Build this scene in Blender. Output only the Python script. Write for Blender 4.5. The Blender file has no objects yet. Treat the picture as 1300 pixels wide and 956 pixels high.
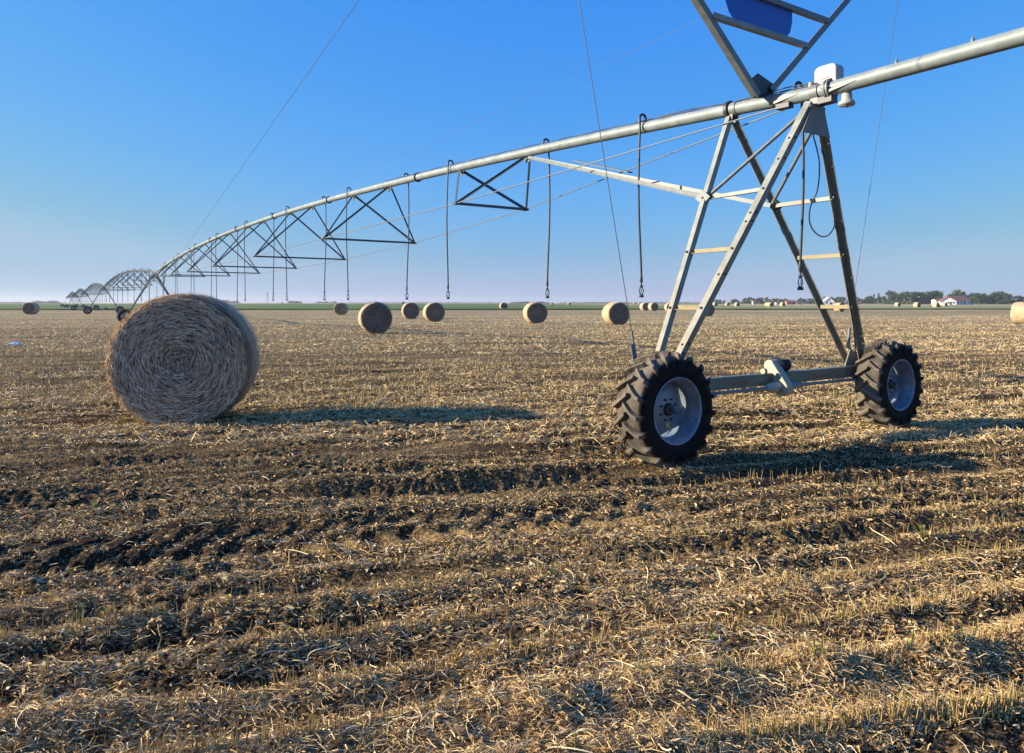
import bpy, math, random
import numpy as np
from mathutils import Vector, Matrix
random.seed(7)
RNG = np.random.default_rng(11)
S = bpy.context.scene
COL = S.collection
CAM_H = 1.70
F = 907.0                       # focal length in 1300-wide pixels
SUN_EL = 20.0

# ------------------------------------------------------------------ tagging
def tag(o, label=None, cat=None, group=None, kind=None):
    if label: o['label'] = label
    if cat: o['category'] = cat
    if group: o['group'] = group
    if kind: o['kind'] = kind
    return o
def empty(name, loc=(0, 0, 0), rz=0.0, parent=None):
    o = bpy.data.objects.new(name, None); COL.objects.link(o)
    o.location = loc; o.rotation_euler = (0, 0, rz); o.empty_display_size = 0.1
    if parent: o.parent = parent
    return o
def copy_tree(o, parent=None):
    c = o.copy(); COL.objects.link(c); c.parent = parent
    for ch in list(o.children): copy_tree(ch, c)
    return c

# ------------------------------------------------------------------ geometry collector
class Geo:
    def __init__(s): s.v = []; s.f = []; s.sm = []
    def add(s, verts, faces, smooth=False):
        b = len(s.v); s.v.extend([tuple(p) for p in verts])
        s.f.extend([tuple(i + b for i in f) for f in faces]); s.sm.extend([smooth] * len(faces))
        return s
    def prism(s, a, b, prof, side, smooth=False, cap=True):
        """sweep a 2-D profile (x along side, y along up) from a to b"""
        a = Vector(a); b = Vector(b); d = (b - a).normalized(); sd = Vector(side)
        sd = (sd - d * sd.dot(d)).normalized(); up = d.cross(sd).normalized()
        n = len(prof)
        V = [a + sd * x + up * y for x, y in prof] + [b + sd * x + up * y for x, y in prof]
        Fs = [(i, (i + 1) % n, n + (i + 1) % n, n + i) for i in range(n)]
        s.add(V, Fs, smooth)
        if cap:
            s.add(V[:n], [tuple(range(n - 1, -1, -1))]); s.add(V[n:], [tuple(range(n))])
        return s
    def bar(s, a, b, w, h, side=(1, 0, 0)):
        return s.prism(a, b, [(-w/2, -h/2), (w/2, -h/2), (w/2, h/2), (-w/2, h/2)], side)
    def angle(s, a, b, w, t, side=(1, 0, 0), flip=(1, 1)):
        fx, fy = flip
        pr = [(0, 0), (w, 0), (w, t), (t, t), (t, w), (0, w)]
        pr = [((x - w/2) * fx, (y - w/2) * fy) for x, y in pr]
        if fx * fy < 0: pr.reverse()
        return s.prism(a, b, pr, side)
    def tube(s, a, b, r, n=12, cap=True):
        d = Vector(b) - Vector(a)
        side = (1, 0, 0) if abs(d.normalized().x) < .9 else (0, 1, 0)
        return s.prism(a, b, [(r*math.cos(2*math.pi*i/n), r*math.sin(2*math.pi*i/n)) for i in range(n)], side, True, cap)
    def path(s, pts, r, n=8, cap=True):
        pts = [Vector(p) for p in pts]; m = len(pts)
        rr = r if hasattr(r, '__len__') else [r] * m
        V = []; ref = None
        for i, p in enumerate(pts):
            d = (pts[min(i+1, m-1)] - pts[max(i-1, 0)]).normalized()
            if ref is None: ref = Vector((1, 0, 0)) if abs(d.x) < .8 else Vector((0, 1, 0))
            ref = (ref - d * ref.dot(d)).normalized(); up = d.cross(ref)
            for k in range(n):
                a = 2*math.pi*k/n
                V.append(p + ref * (rr[i]*math.cos(a)) + up * (rr[i]*math.sin(a)))
        Fs = [(i*n+k, i*n+(k+1) % n, (i+1)*n+(k+1) % n, (i+1)*n+k) for i in range(m-1) for k in range(n)]
        s.add(V, Fs, True)
        if cap:
            s.add(V[:n], [tuple(range(n-1, -1, -1))]); s.add(V[-n:], [tuple(range(n))])
        return s
    def lathe(s, prof, n=48, axis='y', org=(0, 0, 0), close=False, smooth=True):
        """prof = [(along axis, radius)]"""
        V = []
        for a, r in prof:
            for k in range(n):
                t = 2*math.pi*k/n; c, q = r*math.cos(t), r*math.sin(t)
                p = (c, a, q) if axis == 'y' else ((a, c, q) if axis == 'x' else (c, q, a))
                V.append((p[0]+org[0], p[1]+org[1], p[2]+org[2]))
        m = len(prof); Fs = []
        for i in range(m if close else m-1):
            j = (i+1) % m
            for k in range(n):
                l = (k+1) % n; f = (i*n+k, j*n+k, j*n+l, i*n+l)
                Fs.append(f if axis in 'yx' and axis == 'y' else f[::-1])
        return s.add(V, Fs, smooth)
    def poly(s, pts, thick):
        """flat plate: closed outline extruded by the vector thick"""
        n = len(pts); t = Vector(thick)
        V = [Vector(p) - t/2 for p in pts] + [Vector(p) + t/2 for p in pts]
        Fs = [tuple(range(n-1, -1, -1)), tuple(range(n, 2*n))] + [(i, (i+1) % n, n+(i+1) % n, n+i) for i in range(n)]
        return s.add(V, Fs)
    def build(s, name, mat, parent=None, bevel=0.0):
        me = bpy.data.meshes.new(name); me.from_pydata(s.v, [], s.f)
        me.polygons.foreach_set('use_smooth', s.sm); me.materials.append(mat)
        import bmesh
        bm = bmesh.new(); bm.from_mesh(me); bmesh.ops.recalc_face_normals(bm, faces=bm.faces); bm.to_mesh(me); bm.free()
        o = bpy.data.objects.new(name, me); COL.objects.link(o)
        if parent: o.parent = parent
        if bevel > 0:
            b = o.modifiers.new('bevel', 'BEVEL'); b.width = bevel; b.segments = 2; b.limit_method = 'ANGLE'
        return o

def np_mesh(name, V, Q, mat, attrs=None, smooth=False, parent=None):
    """V (N,3), Q (M,4) quads"""
    me = bpy.data.meshes.new(name)
    V = np.ascontiguousarray(V, dtype=np.float32); Q = np.ascontiguousarray(Q, dtype=np.int32)
    me.vertices.add(len(V)); me.vertices.foreach_set('co', V.ravel())
    me.loops.add(Q.size); me.loops.foreach_set('vertex_index', Q.ravel())
    me.polygons.add(len(Q)); me.polygons.foreach_set('loop_start', np.arange(0, Q.size, 4, dtype=np.int32))
    if smooth: me.polygons.foreach_set('use_smooth', np.ones(len(Q), dtype=bool))
    me.update(calc_edges=True)
    for k, a in (attrs or {}).items():
        at = me.attributes.new(k, 'FLOAT', 'POINT'); at.data.foreach_set('value', np.ascontiguousarray(a, dtype=np.float32))
    me.materials.append(mat)
    o = bpy.data.objects.new(name, me); COL.objects.link(o)
    if parent: o.parent = parent
    return o

# ------------------------------------------------------------------ noise
def _hash(ix, iy, seed):
    h = (ix.astype(np.int64) * 374761393 + iy.astype(np.int64) * 668265263 + seed * 1442695041) & 0xffffffff
    h = ((h ^ (h >> 13)) * 1274126177) & 0xffffffff
    h = (h ^ (h >> 16)) & 0xffffffff
    return h / 4294967295.0
def perlin(x, y, seed=0):
    ix = np.floor(x); iy = np.floor(y); fx = x - ix; fy = y - iy
    u = fx*fx*fx*(fx*(fx*6-15)+10); v = fy*fy*fy*(fy*(fy*6-15)+10)
    def g(ax, ay):
        a = _hash(ix+ax, iy+ay, seed) * 6.2831853
        return np.cos(a) * (fx-ax) + np.sin(a) * (fy-ay)
    return ((g(0, 0)*(1-u)+g(1, 0)*u)*(1-v) + (g(0, 1)*(1-u)+g(1, 1)*u)*v) * 1.5

# ------------------------------------------------------------------ node helpers
def new_mat(name):
    m = bpy.data.materials.new(name); m.use_nodes = True
    nt = m.node_tree; nt.nodes.clear()
    out = nt.nodes.new('ShaderNodeOutputMaterial'); b = nt.nodes.new('ShaderNodeBsdfPrincipled')
    nt.links.new(b.outputs[0], out.inputs[0])
    return m, nt, b, out
def N(nt, typ, **kw):
    n = nt.nodes.new(typ)
    for k, v in kw.items():
        if k.startswith('i_'): n.inputs[int(k[2:])].default_value = v
        else: setattr(n, k, v)
    return n
def L(nt, a, b): nt.links.new(a, b)
def ramp(nt, fac, stops):
    r = nt.nodes.new('ShaderNodeValToRGB'); e = r.color_ramp.elements
    while len(e) < len(stops): e.new(.5)
    for i, (p, c) in enumerate(stops):
        e[i].position = p; e[i].color = (c[0], c[1], c[2], 1) if hasattr(c, '__len__') else (c, c, c, 1)
    L(nt, fac, r.inputs[0]); return r.outputs[0]
def noise(nt, vec, scale, detail=4, rough=.55, dist=0.0):
    n = N(nt, 'ShaderNodeTexNoise'); n.inputs['Scale'].default_value = scale
    n.inputs['Detail'].default_value = detail; n.inputs['Roughness'].default_value = rough
    n.inputs['Distortion'].default_value = dist
    if vec: L(nt, vec, n.inputs['Vector'])
    return n.outputs[0]
def mixc(nt, fac, a, b):
    m = N(nt, 'ShaderNodeMix', data_type='RGBA')
    for sock, v in ((m.inputs[0], fac), (m.inputs[6], a), (m.inputs[7], b)):
        if hasattr(v, 'is_output'): L(nt, v, sock)
        elif hasattr(v, '__len__'): sock.default_value = (v[0], v[1], v[2], 1)
        else: sock.default_value = v
    return m.outputs[2]
def math_(nt, op, a, b=None, clamp=False):
    m = N(nt, 'ShaderNodeMath', operation=op); m.use_clamp = clamp
    for i, v in enumerate((a, b)):
        if v is None: continue
        if hasattr(v, 'is_output'): L(nt, v, m.inputs[i])
        else: m.inputs[i].default_value = v
    return m.outputs[0]
def bump(nt, h, b, strength=.3, dist=.01):
    n = N(nt, 'ShaderNodeBump'); n.inputs['Strength'].default_value = strength; n.inputs['Distance'].default_value = dist
    L(nt, h, n.inputs['Height']); L(nt, n.outputs[0], b.inputs['Normal'])
def coords(nt, kind='Object'): return N(nt, 'ShaderNodeTexCoord').outputs[kind]

def steel(name, c1, c2, metal=.35, rough=.5, stain=(.22, .15, .08), stain_amt=.25, scale=9.0):
    m, nt, b, _ = new_mat(name); co = coords(nt)
    n1 = noise(nt, co, scale, 5, .6); base = mixc(nt, ramp(nt, n1, [(.3, 0), (.7, 1)]), c1, c2)
    n2 = noise(nt, co, 2.3, 6, .7); base = mixc(nt, math_(nt, 'MULTIPLY', ramp(nt, n2, [(.55, 0), (.75, 1)]), stain_amt), base, stain)
    vo = N(nt, 'ShaderNodeTexVoronoi'); vo.inputs['Scale'].default_value = 60; L(nt, co, vo.inputs['Vector'])
    sp = N(nt, 'ShaderNodeSeparateColor'); L(nt, vo.outputs['Color'], sp.inputs[0])
    base = mixc(nt, math_(nt, 'MULTIPLY', sp.outputs[0], .16), base, (c1[0]*.6, c1[1]*.6, c1[2]*.6))
    if 'frame' in name:
        s3 = N(nt, 'ShaderNodeSeparateXYZ'); L(nt, co, s3.inputs[0]); m3 = N(nt, 'ShaderNodeMapRange'); m3.inputs[1].default_value = 2.9; m3.inputs[2].default_value = 1.0; L(nt, s3.outputs[2], m3.inputs[0])
        base = mixc(nt, math_(nt, 'MULTIPLY', m3.outputs[0], ramp(nt, noise(nt, co, 3.1, 6, .7), [(.38, 0), (.62, .5)])), base, (.26, .17, .06))
    L(nt, base, b.inputs['Base Color']); b.inputs['Metallic'].default_value = metal
    L(nt, math_(nt, 'ADD', math_(nt, 'MULTIPLY', n1, .25), rough-.12), b.inputs['Roughness'])
    bump(nt, n1, b, .08, .004)
    return m
def plain(name, c, rough=.6, metal=0.0, var=.25, scale=12.0, bmp=.1):
    m, nt, b, _ = new_mat(name); co = coords(nt); n1 = noise(nt, co, scale, 5, .6)
    L(nt, mixc(nt, n1, tuple(x*(1-var) for x in c), tuple(min(1, x*(1+var)) for x in c)), b.inputs['Base Color'])
    b.inputs['Roughness'].default_value = rough; b.inputs['Metallic'].default_value = metal
    bump(nt, n1, b, bmp, .005); return m
def tinted(name, stops, rough=.75, trans=0.0):
    """colour from the per-straw 'tint' attribute"""
    m, nt, b, out = new_mat(name); a = N(nt, 'ShaderNodeAttribute', attribute_name='tint')
    c = ramp(nt, a.outputs['Fac'], stops)
    n1 = noise(nt, coords(nt), 35, 3, .6); c = mixc(nt, math_(nt, 'MULTIPLY', n1, .35), c, (.16, .10, .05))
    L(nt, c, b.inputs['Base Color']); b.inputs['Roughness'].default_value = rough
    b.inputs['Specular IOR Level'].default_value = .25
    if trans > 0:
        t = N(nt, 'ShaderNodeBsdfTranslucent'); L(nt, c, t.inputs[0])
        mx = N(nt, 'ShaderNodeMixShader'); mx.inputs[0].default_value = trans
        L(nt, b.outputs[0], mx.inputs[1]); L(nt, t.outputs[0], mx.inputs[2]); L(nt, mx.outputs[0], out.inputs[0])
    return m

M = {}
M['galv'] = steel('galvanised_steel', (.12, .14, .145), (.20, .22, .22), .12, .5)
M['pipe'] = steel('galvanised_pipe', (.165, .205, .21), (.27, .315, .315), .08, .55, (.13, .10, .06), .55, 5.0)
M['frame'] = steel('weathered_frame_steel', (.18, .20, .175), (.31, .33, .29), .05, .55, (.22, .13, .05), .75, 7.0)
M['beam'] = steel('green_tinted_beam_paint', (.10, .13, .09), (.17, .19, .13), .1, .45, (.30, .20, .10), .5, 5.0)
M['yellowed'] = steel('yellowed_rung_steel', (.17, .14, .07), (.26, .22, .12), .1, .55, (.45, .30, .10), .6, 7.0)
M['strut'] = steel('shaded_truss_zinc', (.045, .065, .075), (.085, .11, .125), .25, .45, (.10, .07, .04), .4)  # darker copy of the galvanised steel: shade painted in for struts and far spans
M['cable'] = plain('wire_rope', (.10, .10, .10), .5, .3)
M['rubberhose'] = plain('black_hose', (.018, .018, .02), .45)
M['dark'] = plain('dark_cast_metal', (.04, .045, .055), .5, .3)
M['box'] = plain('pale_plastic_box', (.34, .34, .34), .45, 0, .06)
M['cream'] = steel('cream_cast_gearbox', (.32, .28, .19), (.46, .41, .29), 0.0, .55, (.35, .25, .12), .6, 20.0)
M['motor'] = plain('black_motor_paint', (.02, .024, .03), .4)
M['blue'] = plain('blue_sign_paint', (.004, .085, .42), .45, 0, .05, 3)
M['red'] = plain('red_stencil_paint', (.40, .05, .035), .6)
M['yellow'] = plain('yellow_sticker', (.65, .42, .04), .5)
M['white'] = plain('white_painted_metal', (.36, .36, .34), .5, 0, .08)
M['rim'] = steel('galvanised_rim', (.15, .19, .235), (.24, .29, .34), .3, .42, (.2, .15, .1), .35, 14.0)

# tyre rubber with dust
m, nt, b, _ = new_mat('dusty_tyre_rubber'); co = coords(nt)
n1 = noise(nt, co, 14, 6, .65); n2 = noise(nt, co, 3.0, 4, .6)
c = mixc(nt, ramp(nt, n1, [(.35, 0), (.75, 1)]), (.003, .0034, .0045), (.012, .012, .012))
sep = N(nt, 'ShaderNodeSeparateXYZ'); L(nt, co, sep.inputs[0])
rad = math_(nt, 'SQRT', math_(nt, 'ADD', math_(nt, 'POWER', sep.outputs[0], 2), math_(nt, 'POWER', sep.outputs[2], 2)))
tread = ramp(nt, rad, [(.515, 0), (.56, 1)])
dust = math_(nt, 'MULTIPLY', math_(nt, 'ADD', math_(nt, 'MULTIPLY', tread, .8), .015), ramp(nt, n2, [(.3, .2), (.62, 1)]))
c = mixc(nt, dust, c, (.24, .20, .15))
L(nt, c, b.inputs['Base Color']); b.inputs['Roughness'].default_value = .72; b.inputs['Specular IOR Level'].default_value = .14; bump(nt, n1, b, .25, .004); M['tyre'] = m

STRAW = [(0.0, (.10, .055, .025)), (.25, (.30, .18, .07)), (.6, (.67, .475, .205)), (1.0, (.90, .76, .47))]
M['straw'] = tinted('dry_straw', STRAW, .7, .05)
M['stub'] = tinted('stubble_stem', [(0, (.46, .30, .11)), (.7, (.72, .53, .24)), (.86, (.48, .44, .14)), (.92, (.17, .27, .05)), (1, (.14, .26, .04))], .6, .1)
M['balestraw'] = tinted('bale_straw', [(0, (.045, .033, .024)), (.3, (.17, .13, .095)), (.5, (.60, .43, .26)), (1, (1.0, .84, .62))], .75, .05)
M['green'] = tinted('weed_leaf', [(0, (.10, .17, .04)), (1, (.26, .34, .09))], .6, .3)

# ------------------------------------------------------------------ the field
RC, RS = .966, .259             # row direction
def rows(x, y): return x*RC + y*RS, -x*RS + y*RC
UX, UY = .8365, .548            # travel direction of the machine
def seg_dist(x, y, a, b):
    ax, ay = a; bx, by = b; dx, dy = bx-ax, by-ay; ll = dx*dx+dy*dy
    t = np.clip(((x-ax)*dx+(y-ay)*dy)/ll, 0, 1)
    return np.hypot(x-ax-t*dx, y-ay-t*dy), t
RUT = [(1.3, 7.2), (-.8, 6.45), (-2.7, 6.2), (-5.5, 5.6), (-9, 4.6)]       # sunken track running left from the wheel
CHEV = [(1.2, 5.9), (-.7, 5.35), (-2.6, 4.9), (-4.6, 4.3)]                 # tractor tread prints beside it
def track_d(x, y, pts):
    d = np.full(np.shape(x), 1e9); al = np.zeros(np.shape(x)); acc = 0.0
    for a, b in zip(pts, pts[1:]):
        dd, t = seg_dist(x, y, a, b); ln = math.hypot(b[0]-a[0], b[1]-a[1])
        k = dd < d; al = np.where(k, acc+t*ln, al); d = np.minimum(d, dd); acc += ln
    return d, al
def side_of(x, y, pts):
    a, b = pts[0], pts[-1]
    return (x-a[0])*(b[1]-a[1]) - (y-a[1])*(b[0]-a[0])
def ground_h(x, y, res=None):
    """terrain height; res = local grid spacing, fades octaves that the mesh cannot carry"""
    if res is None: res = np.full(np.shape(x), .01)
    def oct_(wl, amp, seed, ridged=False, sx=1.0):
        k = np.clip((wl/res - 2.0)/2.0, 0, 1) * amp
        p, q = rows(x, y); n = perlin(p/(wl*sx), q/wl, seed)
        if ridged: n = .5 - np.abs(n)*1.6
        return n*k
    p, q = rows(x, y)
    far = np.clip((y-25)/60, 0, 1)
    h = perlin(x/9.0, y/9.0, 1)*.05*(1-far*.5)
    h = h + oct_(1.3, .045, 2, sx=1.8) + oct_(.42, .034, 3, sx=1.5)
    wob = perlin(p/1.7, q/1.7, 9)*.10
    k = np.clip((.45/res-2)/2, 0, 1)
    h = h + k*.036*np.sin((q+wob)/.45*2*math.pi)*np.clip(.75+perlin(p/3.3, q/1.6, 12)*1.1, 0, 1)
    rough = np.clip(.6+perlin(x/1.5, y/1.1, 21)*1.2, .15, 1.3)
    h = h + rough*(oct_(.17, .040, 4, True) + oct_(.075, .026, 5, True) + oct_(.035, .012, 6) )
    # ruts
    d, al = track_d(x, y, RUT)
    h = h - .07*np.exp(-(d/.20)**2) + .045*np.exp(-((d-.36)/.13)**2)
    d, al = track_d(x, y, CHEV); sg = np.sign(side_of(x, y, CHEV))
    m_ = np.exp(-(d/.42)**4)
    h = h + m_*(.025*(.5+np.clip(perlin(x/.5, y/.5, 77)+.5, 0, 1.2))*np.tanh(2.5*np.sin(2*math.pi*(al/.27 + d*1.9 + .5*(sg > 0)))) - .02)
    # second pair of chevrons near lower right and dips under the tyres
    for wx, wy in ((1.609, 7.49), (5.176, 9.82)):
        t = (x-wx)*UX+(y-wy)*UY; s_ = -(x-wx)*UY+(y-wy)*UX
        fl = np.exp(-(t/.75)**4-(s_/.30)**4)
        h = h*(1-fl) + fl*(.012 + .2*h)
    # rough windrow with gaps along the bottom right
    qd = q - 2.75 - perlin(p/1.2, q*0, 31)*.12
    h = h + .04*np.exp(-(qd/.20)**2)*np.clip(p, 0, 1)*(1+np.sin(p*9+perlin(p, q, 33)*3)*.7)
    fl = np.clip((y-900)/900, 0, 1)
    return h*(1-fl)

def axis_grid(lo_f, hi_f, step, lo, hi, g):
    mid = np.arange(lo_f, hi_f+1e-6, step)
    up = [hi_f]; s_ = step
    while up[-1] < hi: s_ *= g; up.append(up[-1]+s_)
    dn = [lo_f]; s_ = step
    while dn[-1] > lo: s_ *= g; dn.append(dn[-1]-s_)
    return np.concatenate([np.array(dn[1:])[::-1], mid, np.array(up[1:])])
gx = axis_grid(-4.2, 5.6, .0155, -4500, 4500, 1.022)
gy = axis_grid(2.55, 8.2, .0145, -400, 6500, 1.0125)
GX, GY = np.meshgrid(gx, gy)
dxs = np.gradient(gx); dys = np.gradient(gy)
RES = np.maximum(dys[:, None], dxs[None, :]*.45)
GZ = ground_h(GX, GY, RES)
ny, nx = GX.shape
idx = np.arange(nx*ny).reshape(ny, nx)
Q = np.stack([idx[:-1, :-1], idx[:-1, 1:], idx[1:, 1:], idx[1:, :-1]], -1).reshape(-1, 4)

m, nt, b, _ = new_mat('stubble_field_soil'); geo = N(nt, 'ShaderNodeNewGeometry').outputs['Position']
mp = N(nt, 'ShaderNodeMapping'); mp.inputs['Rotation'].default_value = (0, 0, -math.atan2(RS, RC)); L(nt, geo, mp.inputs[0]); rowco = mp.outputs[0]
soil = mixc(nt, ramp(nt, noise(nt, geo, 18, 6, .7), [(.3, 0), (.7, 1)]), (.013, .009, .006), (.052, .034, .019))
chaff = mixc(nt, noise(nt, geo, 70, 3, .7), (.22, .14, .065), (.58, .41, .18))
bdc = N(nt, 'ShaderNodeMapping'); bdc.inputs['Scale'].default_value = (.12, 1.0, 1); L(nt, rowco, bdc.inputs[0])
near_cov = ramp(nt, math_(nt, 'ADD', math_(nt, 'MULTIPLY', noise(nt, geo, 45, 5, .75), .75), math_(nt, 'MULTIPLY', noise(nt, bdc.outputs[0], 1.5, 4, .6), .34)), [(.53, 0), (.63, .8)])
st1 = N(nt, 'ShaderNodeMapping'); st1.inputs['Scale'].default_value = (.05, 1.0, 1); L(nt, rowco, st1.inputs[0])
streak = noise(nt, st1.outputs[0], 1.1, 6, .62)
bd = N(nt, 'ShaderNodeMapping'); bd.inputs['Scale'].default_value = (.10, 1.0, 1); L(nt, rowco, bd.inputs[0]); band = noise(nt, bd.outputs[0], 1.3, 3, .55)
st2 = N(nt, 'ShaderNodeMapping'); st2.inputs['Scale'].default_value = (.35, 1.0, 1); L(nt, rowco, st2.inputs[0])
clump = noise(nt, st2.outputs[0], 3.2, 7, .78)
far_straw = mixc(nt, ramp(nt, clump, [(.42, 0), (.58, 1)]), (.12, .085, .045), (.66, .52, .29))
far_straw = mixc(nt, ramp(nt, streak, [(.44, .8), (.55, 0)]), far_straw, (.11, .08, .038))  # dark streaks: shadows of the rows painted in, along with straw variation
far_straw = mixc(nt, ramp(nt, band, [(.40, .55), (.52, 0)]), far_straw, (.13, .095, .045))
big = noise(nt, st1.outputs[0], .11, 4, .5); far_straw = mixc(nt, ramp(nt, big, [(.4, 0), (.65, .35)]), far_straw, (.56, .45, .23))
sp = N(nt, 'ShaderNodeSeparateXYZ'); L(nt, geo, sp.inputs[0])
fy = N(nt, 'ShaderNodeMapRange'); fy.inputs[1].default_value = 18; fy.inputs[2].default_value = 62; L(nt, sp.outputs[1], fy.inputs[0])
base = mixc(nt, near_cov, soil, chaff); base = mixc(nt, fy.outputs[0], base, far_straw)
L(nt, base, b.inputs['Base Color']); b.inputs['Roughness'].default_value = .95; b.inputs['Specular IOR Level'].default_value = .1
bh = math_(nt, 'ADD', noise(nt, geo, 60, 5, .7), math_(nt, 'MULTIPLY', clump, 1.5))
bump(nt, bh, b, .8, .03); M['soil'] = m
g = np_mesh('ground', np.stack([GX.ravel(), GY.ravel(), GZ.ravel()], 1), Q, M['soil'], smooth=True)
tag(g, 'wide harvested field of dark soil and straw with faint rows and wheel ruts', kind='structure')

# ------------------------------------------------------------------ straw, stubble
def ribbons(P, D, W, Ln, Wd, bend, tint, ns=3):
    """curved strips: base P, unit direction D, width direction W, length, width, upward bend"""
    n = len(P); st = np.linspace(0, 1, ns); V = np.zeros((n, 2*ns, 3)); kink = .5+RNG.normal(0, .12, n)
    for i, t in enumerate(st):
        c = P + D*(Ln*t)[:, None]
        c = c + bend*(4*t*(1-t)) if ns < 4 else c + bend*(4*t*(1-t)) + np.roll(bend, 1, 1)*(math.sin(2*math.pi*t)*.45)
        w = Wd*(1.0 if t < .7 else .55)
        V[:, 2*i] = c - W*(w/2)[:, None]; V[:, 2*i+1] = c + W*(w/2)[:, None]
    b_ = (np.arange(n)*2*ns)[:, None]
    q = np.concatenate([b_+np.array([[2*i, 2*i+1, 2*i+3, 2*i+2]]) for i in range(ns-1)], 0)
    return V.reshape(-1, 3), q, np.repeat(tint, 2*ns)
def scatter_y(n, y0, y1, margin=.6, power=1.0):
    """random points over the field in front of the camera, y in [y0,y1], denser near"""
    a = RNG.random(n)
    y = (y0**(-power) + a*(y1**(-power)-y0**(-power)))**(-1/power)
    hw = y*.76+margin
    return (RNG.random(n)*2-1)*hw, y
def cover(x, y):
    p, q = rows(x, y)
    wob = perlin(p/1.7, q/1.7, 9)*.10
    c = .30 + .30*np.sin((q+wob)/.45*2*math.pi) + .65*perlin(p/4.5, q/.42, 41) + .40*perlin(x/.30, y/.30, 42) + 1.5*np.clip((y-6)/10, 0, 1)*perlin(p/14.0, q/1.3, 43)
    d, _ = track_d(x, y, RUT); c = c - .9*np.exp(-(d/.22)**2) + .35*np.exp(-((d-.42)/.16)**2)
    d, _ = track_d(x, y, CHEV); c = c - .08*np.exp(-(d/.4)**4)
    qd = q-2.75; c = c + .5*np.exp(-(qd/.3)**2)
    return np.clip(c, .04, 1.0)
def make_straw(n, y0, y1, l0, l1, w0, w1, power, tlo=-.04, lift=.02, steep=.22, ns=3):
    x, y = scatter_y(n, y0, y1, .6, power); k = RNG.random(n) < cover(x, y); x, y = x[k], y[k]; n = len(x)
    a = RNG.random(n)*2*math.pi; a = np.where(RNG.random(n) < .45, RNG.normal(.26, .5, n)+math.pi*(RNG.random(n) < .5), a)
    Ln = l0+(l1-l0)*RNG.random(n)**2.2; el = RNG.normal(0.05, steep, n)
    D = np.stack([np.cos(a)*np.cos(el), np.sin(a)*np.cos(el), np.sin(el)], 1)
    r = RNG.random(n)*math.pi
    s1 = np.stack([-np.sin(a), np.cos(a), 0*a], 1); s2 = np.cross(D, s1); W = s1*np.cos(r)[:, None]+s2*np.sin(r)[:, None]
    # centre the straw on its point
    z = ground_h(x, y)
    P = np.stack([x, y, z], 1) - D*(Ln*.5)[:, None]; P[:, 2] += RNG.random(n)*lift + .004
    bend = np.stack([RNG.normal(0, .10, n)*Ln, RNG.normal(0, .10, n)*Ln, RNG.normal(.05, .09, n)*Ln], 1)
    Wd = w0+(w1-w0)*RNG.random(n)
    t = np.clip(RNG.normal(.55, .24, n) + tlo, 0, 1)
    return ribbons(P, D, W, Ln, Wd, bend, t, ns)
def join(parts):
    V, Qs, T = [], [], []; o = 0
    for v, q, t in parts: V.append(v); Qs.append(q+o); T.append(t); o += len(v)
    return np.concatenate(V), np.concatenate(Qs), np.concatenate(T)
pk = [make_straw(260000, 2.5, 9.5, .02, .13, .0016, .0040, 1.2, .05, ns=4),
      make_straw(300000, 2.5, 11, .012, .05, .005, .016, 1.0, -.16, .015, .5),      # leaf chips and chaff
      make_straw(1500, 2.5, 9.5, .10, .30, .003, .0055, 1.0, .26, .04, .16, ns=7),         # long bright stalks
      make_straw(250000, 8.5, 30, .04, .20, .005, .011, .6, .08, .03, .45),
      make_straw(130000, 9, 32, .02, .07, .007, .016, .5, -.12, .02, .5),
      make_straw(230000, 24, 90, .08, .26, .010, .020, .3, .12, .03, .5)]
V, Qs, T = join(pk)
o = np_mesh('straw_litter', V, Qs, M['straw'], {'tint': T})
tag(o, 'loose dry straw and chaff strewn over the harvested field', kind='stuff')

def make_stub(n, y0, y1, h0, h1, w, power, crossed=True):
    x, y = scatter_y(n, y0, y1, .6, power); p, q = rows(x, y)
    wob = perlin(p/1.7, q/1.7, 9)*.10
    row = np.round((q+wob)/.45-.25)+.25; q = row*.45 - wob + RNG.normal(0, .022, n)
    x = p*RC-q*RS; y = p*RS+q*RC
    d1, _ = track_d(x, y, RUT); d2, _ = track_d(x, y, CHEV)
    k = (d1 > .38) & (d2 > .5) & (RNG.random(n) < np.clip(.55+perlin(p/1.9, q/.7, 55)*1.3, .03, 1)); k &= (y > 2.4)
    x, y = x[k], y[k]; n = len(x); z = ground_h(x, y)
    lean = RNG.normal(0, .16, (n, 2)); D = np.stack([lean[:, 0], lean[:, 1], np.ones(n)], 1); D /= np.linalg.norm(D, axis=1)[:, None]
    Ln = h0+(h1-h0)*RNG.random(n)**1.4; P = np.stack([x, y, z-.01], 1); T = RNG.random(n)
    T = np.where(T > .93, .96, T*.85/.93)
    a = RNG.random(n)*math.pi; out = []
    for k_ in range(2 if crossed else 1):
        aa = a+k_*math.pi/2; W = np.stack([np.cos(aa), np.sin(aa), 0*aa], 1)
        out.append(ribbons(P, D, W, Ln, np.full(n, w)*(.7+.6*RNG.random(n)) if False else np.full(n, w), np.zeros((n, 3)), T))
    return out
pk = make_stub(9000, 2.6, 12, .04, .13, .0055, 1.0) + make_stub(26000, 11, 40, .05, .13, .010, .5, False) + make_stub(30000, 35, 110, .05, .12, .02, .2, False)
V, Qs, T = join(pk)
o = np_mesh('stubble', V, Qs, M['stub'], {'tint': T})
tag(o, 'short cut stalks standing in rows across the field', kind='stuff')

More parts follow.
